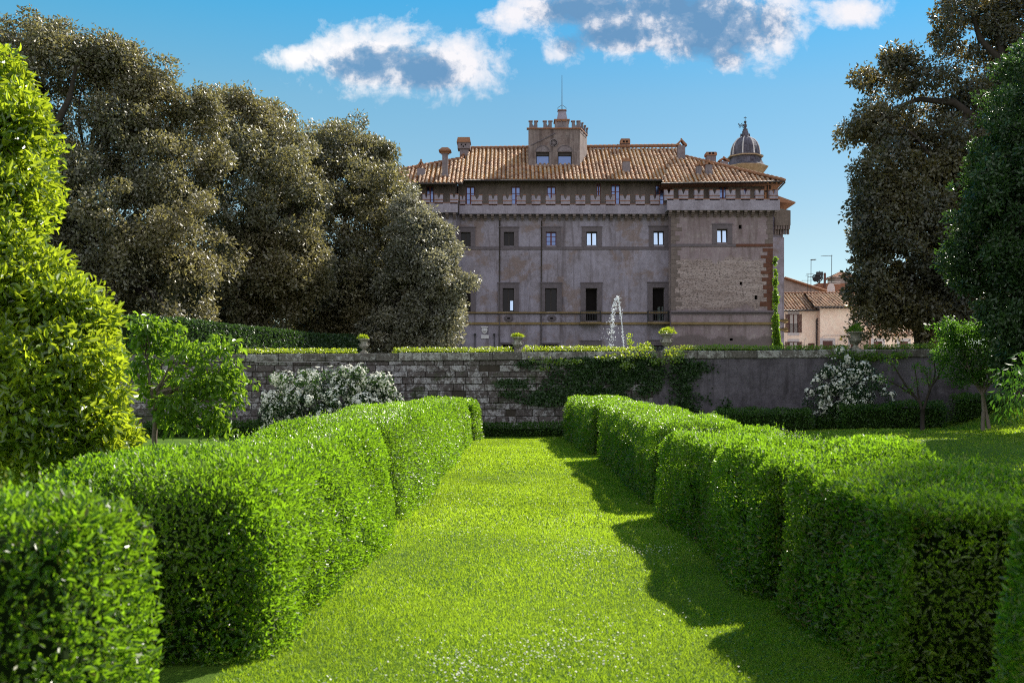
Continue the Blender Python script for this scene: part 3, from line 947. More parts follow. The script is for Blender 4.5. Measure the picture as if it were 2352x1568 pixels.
# big laurel and the young tree at left
tree('laurel_bush', (PX(100, 11), 11.0, 0), [EL(-60, 330, 11.5, 130, 230), EL(10, 420, 11.2, 80, 230), EL(40, 700, 11, 110, 150), EL(90, 790, 10.8, 145, 150), EL(150, 920, 10.6, 140, 150), EL(10, 920, 10.4, 150, 180), EL(215, 1000, 10.8, 90, 90), EL(-100, 700, 11, 140, 250), EL(190, 760, 11, 75, 75)],
     520, (.12, .3), 95000, .098, 'laurel', 'tall glossy laurel bush with bright yellow green leaves at the left edge', 'bush', trunk_r=.06, limbs=4, wr=.4, droop=-.1, hexa=True)
tree('young_tree', (PX(352, 14), 14.0, 0), [EL(340, 765, 14, 38, 45), EL(395, 770, 14.2, 28, 35), EL(320, 840, 14, 32, 60), EL(430, 810, 13.8, 50, 45), EL(510, 810, 14, 40, 40), EL(470, 880, 13.9, 75, 55), EL(535, 880, 14, 28, 50), EL(430, 940, 13.8, 75, 45), EL(500, 960, 13.7, 35, 40), EL(370, 900, 14.1, 45, 60)],
     230, (.05, .15), 3900, .095, 'cherry', 'young broadleaf tree with drooping green leaves between laurel and wall', 'tree', trunk_r=.05, limbs=12, bark='barkpale', wr=.45, droop=.7,
     forks=(PX(352, 14), 14, 1.6), inner=.5, hexa=True)

# right side trees
GRT = 'dark trees at the right edge'
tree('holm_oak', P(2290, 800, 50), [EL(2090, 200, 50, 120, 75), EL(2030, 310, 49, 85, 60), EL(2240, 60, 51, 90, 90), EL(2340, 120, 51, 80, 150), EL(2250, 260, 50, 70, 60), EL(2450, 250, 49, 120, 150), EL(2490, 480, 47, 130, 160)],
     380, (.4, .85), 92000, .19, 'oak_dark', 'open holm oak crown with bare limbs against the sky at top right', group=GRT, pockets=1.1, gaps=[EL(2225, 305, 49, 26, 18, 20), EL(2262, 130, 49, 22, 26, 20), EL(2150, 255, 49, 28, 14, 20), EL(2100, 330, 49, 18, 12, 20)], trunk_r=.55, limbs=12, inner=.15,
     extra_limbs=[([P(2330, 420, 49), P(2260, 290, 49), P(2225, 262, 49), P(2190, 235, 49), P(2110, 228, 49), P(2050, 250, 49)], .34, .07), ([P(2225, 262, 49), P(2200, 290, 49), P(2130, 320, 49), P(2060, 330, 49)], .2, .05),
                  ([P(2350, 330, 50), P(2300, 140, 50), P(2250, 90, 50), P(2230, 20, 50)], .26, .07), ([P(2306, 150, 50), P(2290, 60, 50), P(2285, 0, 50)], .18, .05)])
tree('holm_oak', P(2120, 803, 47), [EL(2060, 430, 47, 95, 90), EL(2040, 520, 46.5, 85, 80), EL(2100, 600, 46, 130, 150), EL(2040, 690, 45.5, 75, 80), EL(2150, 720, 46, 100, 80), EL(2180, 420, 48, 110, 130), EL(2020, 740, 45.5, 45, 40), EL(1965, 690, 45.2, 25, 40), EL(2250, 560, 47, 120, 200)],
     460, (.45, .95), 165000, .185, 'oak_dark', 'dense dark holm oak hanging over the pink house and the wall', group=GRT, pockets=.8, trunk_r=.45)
tree('bay_tree', (PX(2330, 31), 31.0, 1.6), [EL(2330, 330, 31, 70, 190), EL(2300, 480, 31, 90, 170), EL(2270, 620, 31, 80, 120), EL(2370, 560, 31, 90, 300), EL(2340, 720, 31, 80, 110), EL(2400, 300, 31.5, 80, 250), EL(2345, 840, 31.5, 60, 60), EL(2490, 330, 33, 110, 230), EL(2480, 620, 33, 100, 200)],
     520, (.27, .6), 165000, .125, 'bay', 'dense dark green bay tree with upright foliage at the right edge', group=GRT, trunk_r=.2, limbs=10, droop=-.15)
tree('twin_stemmed_tree', (PX(2255, 33), 33.0, .42), [EL(2165, 755, 33, 40, 22), EL(2215, 775, 33, 60, 35), EL(2270, 760, 33, 60, 30), EL(2320, 740, 33, 40, 30), EL(2200, 815, 33, 50, 30), EL(2260, 820, 33, 55, 35), EL(2310, 800, 33, 50, 40), EL(2235, 860, 33, 55, 28), EL(2290, 865, 33, 45, 25), EL(2180, 850, 33, 25, 14)],
     260, (.12, .3), 12500, .095, 'acacia', 'pale green tree on two slim pale stems at the foot of the bank', group=GRT, trunk_r=.075, limbs=12, bark='barkpale', forks=P(2256, 905, 33), inner=.5,
     extra_limbs=[([P(2272, 984, 33), P(2262, 930, 33), P(2256, 900, 33)], .06, .05), ([P(2256, 905, 33), P(2238, 870, 33), P(2230, 835, 33)], .05, .02), ([P(2256, 905, 33), P(2280, 870, 33), P(2288, 840, 33)], .045, .02)])
tree('drooping_tree', (13.2, 14.6, 0.0), [EL(2345, 805, 15.5, 52, 25), EL(2312, 850, 15.4, 36, 20), EL(2365, 850, 15.4, 50, 28), EL(2332, 880, 15.3, 32, 14), EL(2430, 815, 15.3, 60, 50),
     (np.array([11.9, 14.6, 9.4]), np.array([2.5, 2.6, 2.6])), (np.array([12.1, 14.4, 6.8]), np.array([2.3, 2.3, 1.9])), (np.array([11.6, 15.0, 4.6]), np.array([1.6, 1.4, 1.6])), (np.array([12.0, 14.6, 11.6]), np.array([2.2, 2.2, 1.8]))],
     360, (.3, .65), 60000, .13, 'droop', 'tree with long drooping compound leaves reaching in at the right edge', group=GRT, trunk_r=.22, limbs=14, wr=.26, droop=1.1)


def pruned_tree():
    def Z(x, y): return P((1850 + x / 3.267) * .98, (600 + y / 3.267) * .98, 34.0)
    b = Z(1020, 1342)
    g = thing('pruned_tree', b, 'hard pruned almost bare tree with upswept branches before the rendered wall', 'tree')
    mb = MB()
    mb.tube([Z(1020, 1360), Z(1018, 1260), Z(1022, 1170)], [.085, .075, .08], 10)
    br = [([(1018, 1190), (1000, 1120), (960, 1075), (860, 1005), (770, 960), (722, 925)], .05, .012),
          ([(1005, 1130), (950, 1060), (890, 990), (840, 900), (800, 840), (740, 785)], .045, .014),
          ([(1010, 1140), (985, 1060), (972, 960), (965, 840)], .035, .014),
          ([(1025, 1180), (1050, 1100), (1080, 1000), (1135, 930), (1180, 850), (1210, 780)], .055, .012),
          ([(1075, 1020), (1055, 950), (1050, 880)], .03, .015),
          ([(1100, 970), (1120, 890), (1112, 800), (1095, 745)], .03, .01),
          ([(1140, 925), (1155, 850), (1150, 770)], .025, .01),
          ([(880, 985), (900, 1010), (940, 1020)], .012, .008)]
    tips = []
    for pts, a, c in br:
        m = len(pts)
        mb.tube([Vector(Z(*p)) + Vector((0, random.uniform(-.12, .12) * i / m, 0)) for i, p in enumerate(pts)], [a + (c - a) * i / (m - 1) for i in range(m)], 7)
        tips.append((Z(*pts[-1]), .1)); tips.append((Z(*pts[-2]), .06))
    mb.build('trunk', M['bark'], g, True)
    C = np.array([t[0] for t in tips] + [Z(1150, 790), Z(1170, 760), Z(780, 790), Z(1040, 870), Z(1140, 900)]); R = np.full(len(C), .17)
    V, T = clump_leaves(C, R, 900, .09, .5)
    quads_mesh('crown', V, T, [M['cherry']], parent=g)


pruned_tree()


# flowering shrubs
def flower_shrub(name, base, ells, nl, nf, label, ng):
    g = thing(name, base, label, 'shrub', 'white flowering shrubs against the garden wall')
    C, R = clumps_from(ells, ng, .16, .34, .2)
    V, T = clump_leaves(C, R, nl, .075, .45, droop=.3)
    quads_mesh('foliage', V, T, [M['ivy']], parent=g)
    i = rng.choice(len(C), nf)
    cl = rng.integers(0, max(1, nf // 7), nf)
    u = rdir(nf)[cl] + rng.normal(0, .22, (nf, 3)); i = i[cl]; u[:, 1] = -np.abs(u[:, 1]); u[:, 2] += .3; u = unit(u)
    p = C[i] + u * R[i][:, None] * rng.uniform(.95, 1.15, nf)[:, None]
    a = unit(np.cross(u, rdir(nf))); b = np.cross(u, a)
    L = rng.uniform(.05, .1, nf)
    q = [leaf_quads(p - v * L[:, None] * .5, v, u, L, .85, .2) for v in (a, b)]
    quads_mesh('blossom', np.concatenate(q), rng.uniform(0, 1, 2 * nf), [M['petal']], parent=g)
    mb = MB()
    for k in range(7):
        limb(mb, base, C[rng.integers(len(C))], .03, .01, .15)
    mb.build('stems', M['bark'], g, True)


flower_shrub('flowering_shrub', (PX(760, 36.1), 36.1, 0), [EL(690, 888, 36.4, 75, 34), EL(760, 885, 36.3, 110, 34), EL(660, 930, 36.2, 60, 45), EL(830, 884, 36.3, 62, 36), EL(740, 935, 36.1, 130, 45), EL(870, 915, 36.3, 42, 34), EL(830, 935, 36.2, 75, 34), EL(622, 955, 36.2, 34, 30), EL(862, 862, 36.4, 10, 20), EL(800, 862, 36.3, 30, 18)],
             30000, 8200, 'wide mound of white blossom against the stone blocks left of the path', 260)
flower_shrub('flowering_shrub', (PX(1940, 36.9), 36.9, 0.1), [EL(1940, 860, 37.2, 55, 35), EL(1920, 890, 37, 55, 40), EL(1980, 890, 37, 55, 40), EL(1890, 920, 36.9, 38, 35), EL(1950, 920, 36.8, 70, 35), EL(2010, 915, 36.9, 38, 22), EL(1925, 950, 36.8, 40, 20), EL(1965, 835, 37.3, 30, 20)],
             12000, 3000, 'round shrub dotted with white flowers against the dark rendered wall', 110)


# ivy on the walls
def ivy(name, y, blobs, n, L, label, mat='ivy', thick=.16, cat='ivy', d=38.0, bright=None):
    xs, zs, ths = [], [], []
    w = np.array([b[2] * b[3] for b in blobs], float)
    i = rng.choice(len(blobs), n, p=w / w.sum())
    B = np.array(blobs, float)
    r = np.sqrt(rng.uniform(0, 1, n)) * rng.uniform(.7, 1.05, n); an = rng.uniform(0, 2 * PI, n)
    px = B[i, 0] + np.cos(an) * r * B[i, 2]; py = B[i, 1] + np.sin(an) * r * B[i, 3]
    x = PX(px, d); z = PZ(py, d)
    p = np.stack([x, 0 * x, z], -1)
    k = wob(p, 2.2) + .5 * wob(p + 5, 5.0)
    keep = k + rng.normal(0, .25, n) > (-.12 if cat == 'ivy' and L < .15 else -.42)
    p = p[keep]; k = k[keep]; m = len(p)
    p[:, 1] = y - .03 - np.clip(.5 + .5 * k, 0, 1) * thick * rng.uniform(.3, 1, m)
    ax = rdir(m) + np.array([0, -.3, -.5]); nr = rdir(m) * .6 + np.array([0, -1, .3])
    V = leaf_quads(p, ax, nr, L * rng.uniform(.6, 1.3, m), .75)
    T = np.clip(.4 + .25 * k + rng.normal(0, .2, m), 0, 1)
    o = quads_mesh(name, V, T, [M[mat]], org=(float(p[:, 0].mean()), y, float(p[:, 2].min())))
    tag(o, label, cat)


ivy('wall_ivy', 37.95, [(1400, 850, 90, 30), (1310, 860, 60, 30), (1240, 880, 60, 14), (1330, 900, 110, 16), (1420, 890, 70, 40), (1480, 860, 50, 50), (1240, 835, 60, 14), (1180, 880, 50, 12), (1260, 920, 80, 12), (1200, 905, 60, 10), (1380, 830, 120, 12), (1420, 920, 45, 20)],
    13000, .10, 'dark ivy spreading over the stone blocks behind the far end of the path')
ivy('wall_ivy', 37.93, [(1570, 860, 40, 45), (1600, 880, 55, 50), (1560, 910, 30, 40), (1640, 900, 30, 28), (1680, 890, 18, 16), (1660, 930, 20, 25), (1620, 850, 35, 25), (1600, 935, 30, 20)],
    6500, .10, 'dark ivy hanging on the rendered wall below the third urn')
ivy('climbing_rose', 37.85, [(1240, 826, 30, 8), (1290, 830, 60, 8), (1400, 822, 40, 6), (1455, 815, 55, 10), (1480, 795, 22, 10), (1445, 782, 8, 22), (1545, 815, 28, 22), (1510, 830, 25, 10), (1440, 838, 20, 12), (1250, 845, 14, 8)],
    1500, .08, 'bright leafed climber sprawling over the coping beside the third urn', mat='laurel', cat='climber', thick=.3)
ivy('climbing_rose', 37.85, [(1930, 815, 40, 12), (1990, 818, 45, 12), (1960, 830, 40, 14), (1925, 800, 15, 10), (2060, 815, 30, 8)],
    1300, .085, 'bright leafed climber around the foot of the fourth urn', mat='cherry', cat='climber', thick=.3)


# ------------------------------------------------------------------ fountain
def fountain():
    d = 62.0
    b = P(1418, 810, d)
    g = thing('fountain_jet', (b[0], b[1], b[2] - 1.2), 'white water jet rising and falling back in front of the castle', 'fountain')
    def droplets(mb, pts, n, spread, r0, r1):
        pts = [Vector(p) for p in pts]
        for _ in range(n):
            t = random.random() * (len(pts) - 1); i = int(t)
            p = pts[i].lerp(pts[i + 1], t - i)
            s = spread(t / (len(pts) - 1))
            p = p + Vector((random.gauss(0, s), random.gauss(0, s), random.gauss(0, s * 1.2)))
            r = random.uniform(r0, r1)
            mb.ball(p, r, 5, 3, random.uniform(1, 2.4))
    up = [P(1433, 830, d), P(1431, 780, d), P(1428, 740, d), P(1424, 705, d), P(1420, 684, d)]
    mb = MB()
    for k in range(2):
        mb.tube([Vector(p) + Vector((random.gauss(0, .02), 0, 0)) for p in up], [.014, .016, .018, .024, .018], 5)
    droplets(mb, up, 150, lambda t: .02 + .06 * t, .010, .026)
    mb.build('rising_jet', M['water'], g, True)
    dn = [P(1419, 682, d), P(1414, 690, d), P(1409, 712, d), P(1406, 742, d), P(1403, 775, d), P(1401, 830, d)]
    mb = MB()
    droplets(mb, dn, 300, lambda t: .05 + .08 * t, .012, .034)
    droplets(mb, dn[3:], 130, lambda t: .26, .008, .018)
    mb.build('falling_spray', M['water'], g, True)['kind'] = 'stuff'


fountain()


# ------------------------------------------------------------------ roofs
def tiled(name, O, U, Vv, poly, mat, parent, row=.365, step=.42, hh=.095):
    """barrel tile roof on the plane O + s*U + t*V, clipped to poly in (s,t)"""
    O, U, Vv = (np.array(a, float) for a in (O, U, Vv))
    U = unit(U); Vv = unit(Vv); Nn = np.cross(U, Vv)
    if Nn[2] < 0: Nn = -Nn
    poly = np.array(poly, float)
    s0, t0 = poly.min(0); s1, t1 = poly.max(0)
    k = 8
    ph = np.array([0, .08, .2, .31, .42, .54, .62, .81])
    rows = int((s1 - s0) / row) + 1
    S = np.concatenate([[s0 + (i + p) * row for p in ph] for i in range(rows)] + [[s0 + rows * row]])
    hp = np.array([0, .55, .9, 1, .9, .55, 0, -.25])
    H = np.concatenate([np.tile(hp, rows), [0]])
    nc = int((t1 - t0) / step) + 1
    quads, tint, cover = [], [], []
    r2 = np.random.default_rng(5)
    tj = r2.uniform(0, 1, (rows, nc)); oj = r2.normal(0, .012, (rows, nc))
    drow = r2.normal(0, .018, rows)
    cs = (S[1:] + S[:-1]) / 2
    ri = np.minimum(((cs - s0) / row).astype(int), rows - 1)
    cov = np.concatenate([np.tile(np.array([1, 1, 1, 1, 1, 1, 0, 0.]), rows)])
    for c in range(nc):
        ta, tb = t0 + c * step, t0 + (c + 1) * step
        tm = (ta + tb) / 2
        ok = inside(np.stack([cs, np.full(len(cs), tm)], -1), poly)
        if not ok.any(): continue
        h = hh * H
        lo, hi_ = .05, 0.0
        o_ = oj[ri, c]
        sa, sb = S[:-1] + drow[ri], S[1:] + drow[ri]
        def pt(s, t, z): return O + s[:, None] * U + t * Vv + z[:, None] * Nn
        q = np.stack([pt(sa, ta, h[:-1] + lo + o_), pt(sb, ta, h[1:] + lo + o_), pt(sb, tb, h[1:] + hi_ + o_), pt(sa, tb, h[:-1] + hi_ + o_)], 1)[ok]
        # tile butt ends
        e = np.stack([pt(sa, ta, h[:-1] - .02), pt(sb, ta, h[1:] - .02), pt(sb, ta, h[1:] + lo + o_), pt(sa, ta, h[:-1] + lo + o_)], 1)[ok]
        quads += [q, e]
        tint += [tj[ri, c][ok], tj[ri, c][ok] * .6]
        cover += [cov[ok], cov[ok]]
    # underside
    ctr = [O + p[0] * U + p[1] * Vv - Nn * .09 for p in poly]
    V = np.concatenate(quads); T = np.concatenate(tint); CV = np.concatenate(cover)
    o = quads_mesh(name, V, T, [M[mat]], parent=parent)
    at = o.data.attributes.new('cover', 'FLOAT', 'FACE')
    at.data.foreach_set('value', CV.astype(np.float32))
    mb = MB(); mb.poly(ctr)
    mb.build('roof_boards', M['darkwood'], o)
    return o


def inside(p, poly):
    x, y = p[:, 0], p[:, 1]
    c = np.zeros(len(p), bool)
    n = len(poly)
    for i in range(n):
        a, b = poly[i], poly[(i + 1) % n]
        cond = ((a[1] > y) != (b[1] > y))
        with np.errstate(divide='ignore', invalid='ignore'):
            xx = (b[0] - a[0]) * (y - a[1]) / (b[1] - a[1]) + a[0]
        c ^= cond & (x < xx)
    return c


def ridge_tiles(name, a, b, parent, r=.13, mat='capt'):
    a = Vector(a); b = Vector(b); L = (b - a).length; n = max(2, int(L / .42))
    mb = MB()
    for i in range(n):
        p = a.lerp(b, i / n); q = a.lerp(b, (i + 1.08) / n)
        mb.tube([p + Vector((0, 0, .03)), q], [r * 1.12, r * .9], 8, random.random())
    return mb.build(name, M[mat], parent, True)


# ------------------------------------------------------------------ castle
castle = thing('castle', (PX(1300, 95), 95.0, 3.0), 'grey plastered castle with swallowtail battlements, bastion and tiled hip roof', 'castle')


def wall_holes(mb, x0, x1, z0, z1, y, holes, depth=.35):
    xs = sorted({x0, x1} | {h[0] for h in holes} | {h[1] for h in holes})
    zs = sorted({z0, z1} | {h[2] for h in holes} | {h[3] for h in holes})
    for i in range(len(xs) - 1):
        for j in range(len(zs) - 1):
            cx = (xs[i] + xs[i + 1]) / 2; cz = (zs[j] + zs[j + 1]) / 2
            if any(h[0] < cx < h[1] and h[2] < cz < h[3] for h in holes): continue
            mb.quad((xs[i], y, zs[j]), (xs[i + 1], y, zs[j]), (xs[i + 1], y, zs[j + 1]), (xs[i], y, zs[j + 1]))
    for a, b, c, d in holes:
        e = y + depth
        mb.quad((a, y, c), (a, e, c), (b, e, c), (b, y, c))
        mb.quad((a, y, d), (b, y, d), (b, e, d), (a, e, d))
        mb.quad((a, y, c), (a, y, d), (a, e, d), (a, e, c))
        mb.quad((b, y, c), (b, e, c), (b, e, d), (b, y, d))


def shell(mb, x0, x1, y0, y1, z0, z1):
    """sides, back and top of a block whose front is made by wall_holes"""
    mb.quad((x1, y0, z0), (x1, y1, z0), (x1, y1, z1), (x1, y0, z1))
    mb.quad((x0, y1, z0), (x0, y0, z0), (x0, y0, z1), (x0, y1, z1))
    mb.quad((x1, y1, z0), (x0, y1, z0), (x0, y1, z1), (x1, y1, z1))
    mb.quad((x0, y0, z1), (x1, y0, z1), (x1, y1, z1), (x0, y1, z1))


def hole(px0, px1, py0, py1, d):
    return (PX(px0, d), PX(px1, d), PZ(py1, d), PZ(py0, d))


def window(h, y, parent, glass, frame, bars=0, mull=True, surround=None, sdepth=.06, sill_to=None, rec=.2, top=.18):
    """frame mesh with panes and stone surround as its pieces"""
    a, b, c, d = h
    f = .07
    mb = MB()
    yy0, yy1 = y + rec, y + rec + .08
    mb.box(a, a + f, yy0, yy1, c, d); mb.box(b - f, b, yy0, yy1, c, d)
    mb.box(a + f, b - f, yy0, yy1, c, c + f); mb.box(a + f, b - f, yy0, yy1, d - f, d)
    if mull: mb.box((a + b) / 2 - .06, (a + b) / 2 + .06, yy0 - .01, yy1, c + f, d - f)
    for k in range(bars):
        z = c + (d - c) * (k + 1) / (bars + 1)
        mb.box(a + f, b - f, yy0 + .012, yy1 - .01, z - .022, z + .022)
    w = mb.build('window', M[frame], parent)
    mb = MB()
    tl = .045 if glass == 'glasssky' else 0
    mb.quad((a, y + rec + .05 - tl, c), (b, y + rec + .05 - tl, c), (b, y + rec + .05 + tl, d), (a, y + rec + .05 + tl, d))
    mb.build('pane', M[glass], w)
    if surround:
        s = surround; t = sdepth
        mb = MB()
        lo = c if sill_to is None else sill_to
        mb.box(a - s, a - .004, y - t, y - .002, lo, d)
        mb.box(b + .004, b + s, y - t, y - .002, lo, d)
        mb.box(a - s, b + s, y - t - .004, y - .002, d + .003, d + s)
        if sill_to is None: pass
        mb.box(a - s - .05, b + s + .05, y - t - .05, y - .002, d + s + .003, d + s + top * .45)
        mb.build('surround', M['trim'], w)
    return w


def merlon(px0, px1, ztop_px, zbot_px, d, parent, th=.4, n=1):
    x0, x1 = PX(px0, d), PX(px1, d); z0, z1 = PZ(zbot_px, d), PZ(ztop_px, d)
    w = x1 - x0; h = z1 - z0; m = (x0 + x1) / 2
    j = random.uniform(-.03, .03)
    zb = z0 + h * .46
    mb = MB()
    mb.box(x0, x1, d, d + th, z0, zb - .03)
    up = [(x0, zb + .03), (x1, zb + .03), (x1, z1 + j), (m + w * .2, z1 + j), (m + w * .09, z0 + h * .75), (m, z0 + h * .57), (m - w * .09, z0 + h * .75), (m - w * .2, z1 - j), (x0, z1 - j)]
    # two horns, each convex
    mb.prism([(x0, zb + .03), (m, zb + .03), (m, z0 + h * .57), (m - w * .1, z0 + h * .76), (m - w * .2, z1 - j), (x0, z1 - j)], d, d + th)
    mb.prism([(m, zb + .03), (x1, zb + .03), (x1, z1 + j), (m + w * .2, z1 + j), (m + w * .1, z0 + h * .76), (m, z0 + h * .57)], d, d + th)
    o = mb.build('merlon', M['parapet'], parent)
    mb = MB()
    mb.box(x0 - .03, x1 + .03, d - .03, d + th + .03, zb - .029, zb + .029)
    mb.box(x0 - .03, m - w * .19, d - .03, d + th + .03, z1 - j + .002, z1 - j + .05)
    mb.box(m + w * .19, x1 + .03, d - .03, d + th + .03, z1 + j + .002, z1 + j + .05)
    mb.build('brick_course', M['brick'], o)
    return o


def src1(z): return (900 + z / 4.704) * .98
def src2(z): return (1400 + z / 4.704) * .98


DM, DB, DL = 85.0, 83.7, 84.3          # main front, right bastion, left wing
ZB = 0.5


def castle_build():
    g = castle
    # ---- main front
    zp = PZ(494, DM)
    x0, x1 = PX(1040, DM), PX(1560, DM)
    up = [hole(1057.7, 1081, 533.3, 566, DM), hole(1157.1, 1180.6, 533, 565, DM), hole(1253.9, 1277.9, 532.7, 564, DM), hole(1346.7, 1371.7, 532.3, 564, DM), hole(1500.6, 1525.2, 530.9, 562.9, DM)]
    mid = [hole(1057, 1081, 661.9, 715.5, DM), hole(1154.6, 1180.6, 661.9, 715.5, DM), hole(1251.9, 1279, 661.9, 715.5, DM)]
    door = [hole(1345.2, 1371.7, 661.9, 737, DM), hole(1498.7, 1526.2, 660.8, 737, DM)]
    low = [hole(1153, 1181, 791, 830, DM), hole(1247, 1281, 791.5, 830, DM), hole(1343.6, 1371, 794, 850, DM), hole(1498.5, 1524.5, 793, 850, DM)]
    mb = MB()
    wall_holes(mb, x0, x1, ZB, zp, DM, up + mid + door + low)
    shell(mb, x0, x1, DM, 104, ZB, zp)
    mb.build('main_wall', M['plaster'], g)
    gl = ['glassdark', 'glassdark', 'glassblue', 'glasssky', 'glasssky']
    fr = ['framedark', 'framedark', 'framered', 'framedark', 'framedark']
    zs = PZ(566.3, DM)
    for h, a, b in zip(up, gl, fr):
        window(h, DM, g, a, b, 2 if b == 'framered' else 0, True, .62 * .62, sill_to=zs)
    for i, h in enumerate(mid):
        window(h, DM, g, 'glassdark', 'framedark', 0, True, .42, .09, sill_to=PZ(716, DM))
    for h in door:
        w = window(h, DM, g, 'interior', 'framedark', 0, False, .42, .09, sill_to=PZ(738, DM), rec=.3)
    # the open leaves of the right door let the far light in: pale lower panes
    a, b, c, d = door[1]
    mb = MB()
    zz = c + (d - c) * .44
    for u0, u1 in ((.47, .68), (.8, .98)):
        mb.quad((a + (b - a) * u0, DM + .33, c + .05), (a + (b - a) * u1, DM + .33, c + .05), (a + (b - a) * u1, DM + .33, zz), (a + (b - a) * u0, DM + .33, zz))
    mb.build('glazed_door', M['glasssky'], g)
    a, b, c, d = mid[1]
    mb = MB()
    mb.quad((a + (b - a) * .66, DM + .24, c + .12), (b - .08, DM + .24, c + .12), (b - .08, DM + .24, c + (d - c) * .47), (a + (b - a) * .66, DM + .24, c + (d - c) * .47))
    mb.build('open_casement', M['glasssky'], g)
    window(low[0], DM, g, 'interior', 'framedark', 0, False, .1, .03)
    window(low[1], DM, g, 'interior', 'framedark', 0, False, .1, .03)
    window(low[2], DM, g, 'glassdark', 'framedark', 0, True, .4, .07)
    window(low[3], DM, g, 'glasssky', 'framedark', 0, True, .4, .07)
    # ---- string courses
    def course(y0, y1, d, xa, xb, dep, mat='trim', name='string_course'):
        mb = MB()
        za, zb = PZ(y1, d), PZ(y0, d)
        X = xa
        while X < xb:
            w = min(random.uniform(1.2, 2.2), xb - X)
            if xb - X - w < .3: w = xb - X
            mb.box(X, X + w - .006, d - dep + random.uniform(-.004, .004), d - .002, za, zb, random.random())
            X += w
        return mb.build(name, M[mat], g)
    XR = PX(1541, DB)
    course(566.6, 573.4, DM, x0, PX(1542, DM), .05)
    course(716.6, 719.4, DM, x0, PX(1542, DM), .17, 'trimbrown'); course(719.6, 721.2, DM, x0, PX(1542, DM), .08)
    course(740, 745.4, DM, x0, PX(1542, DM), .1, 'trimbrown')
    # ---- vents in the frieze
    for px in (1066, 1168.5, 1267):
        cx, cz = PX(px, DM), PZ(731, DM)
        mb = MB()
        pts = [(cx + .42 * math.cos(k * PI / 4 + PI / 8), cz + .3 * math.sin(k * PI / 4 + PI / 8)) for k in range(8)]
        mb.prism(pts, DM - .05, DM - .002)
        pts = [(cx + .3 * math.cos(k * PI / 4 + PI / 8), cz + .2 * math.sin(k * PI / 4 + PI / 8)) for k in range(8)]
        mb.prism(pts, DM - .09, DM - .052)
        o = mb.build('frieze_vent', M['trim'], g)
        mb = MB(); mb.box(cx - .13, cx + .13, DM - .096, DM - .091, cz - .07, cz + .07)
        mb.build('opening', M['interior'], o)
    # ---- balconies
    for px0, px1, pc in ((1333, 1381, 1358), (1488, 1541, 1512)):
        xa, xb = PX(px0, 84.2), PX(px1, 84.2) if px1 < 1500 else PX(1538, 84.2)
        mb = MB(); z0 = PZ(741, 84.5)
        mb.box(xa, xb, 84.1, DM - .12, z0 - .12, z0 + .04)
        o = mb.build('balcony', M['trimbrown'], g)
        mb = MB()
        zt = z0 + .95
        n = 12
        for i in range(n + 1):
            x = xa + .05 + (xb - xa - .1) * i / n
            mb.box(x - .012, x + .012, 84.15, 84.174, z0 + .04, zt)
        for k in range(4):
            for x in (xa + .05, xb - .05):
                y = 84.35 + k * .14
                mb.box(x - .012, x + .012, y, y + .024, z0 + .04, zt)
        mb.box(xa + .02, xb - .02, 84.14, 84.18, zt + .002, zt + .04)
        for x in (xa + .05, xb - .05): mb.box(x - .02, x + .02, 84.182, DM - .13, zt + .002, zt + .04)
        mb.build('railing', M['iron'], o)
    # ---- drain pipes
    for px, y0, y1, d in ((1148, 507, 815, DM), (1244, 507, 815, DM), (1047.5, 420, 815, DM - .1), (1540.5, 500, 640, DM)):
        mb = MB()
        mb.tube([P(px, y0, d - .06), P(px - .6, (y0 + y1) / 2, d - .06), P(px - 1.5, y1, d - .06)], .055, 8)
        o = mb.build('drainpipe', M['gutter'], g, True)
    # ---- crest and plaque
    cx = PX(1113, DM)
    mb = MB()
    z0, z1 = PZ(767, DM), PZ(750, DM)
    sh = [(cx - .22, z1 - .12), (cx - .26, (z0 + z1) / 2), (cx - .16, z0 + .1), (cx, z0), (cx + .16, z0 + .1), (cx + .26, (z0 + z1) / 2), (cx + .22, z1 - .12)]
    mb.prism(sh[::-1], DM - .1, DM - .003)
    mb.box(cx - .3, cx + .3, DM - .13, DM - .004, z1 - .1, z1)
    mb.ball((cx, DM - .1, (z0 + z1) / 2), .13, 10, 6, 1.4)
    mb.build('coat_of_arms', M['whitestone'], g)
    mb = MB(); mb.box(PX(1105, DM), PX(1122.7, DM), DM - .06, DM - .003, PZ(777.5, DM), PZ(769, DM))
    mb.build('marble_plaque', M['whitestone'], g)
    for px in (1091.2, 1135.3):
        x = PX(px, DM)
        mb = MB(); mb.box(x - .03, x + .03, DM - .1, DM - .003, PZ(815, DM), PZ(770, DM))
        mb.box(x - .09, x + .09, DM - .24, DM - .004, PZ(770, DM) + .002, PZ(766, DM))
        mb.build('wall_lamp', M['iron'], g)
    # ---- parapets with corbels and merlons
    def parapet(px0, px1, y0, y1, d, over, name='parapet'):
        mb = MB()
        xa, xb = PX(px0, d), PX(px1, d)
        mb.box(xa, xb, d - over, d - over + .4, PZ(y1, d), PZ(y0, d))
        mb.box(xa, xb, d - over + .404, d + 2.5, PZ(y1, d), PZ(y1, d) + .25)
        o = mb.build(name, M['parapet'], g)
        mb = MB()
        mb.box(xa - .03, xb + .03, d - over - .03, d - over + .43, PZ(y0, d) + .002, PZ(y0, d) + .05)
        mb.build('brick_course', M['brick'], o)
        n = int(round((xb - xa) / .62))
        z1 = PZ(y1, d)
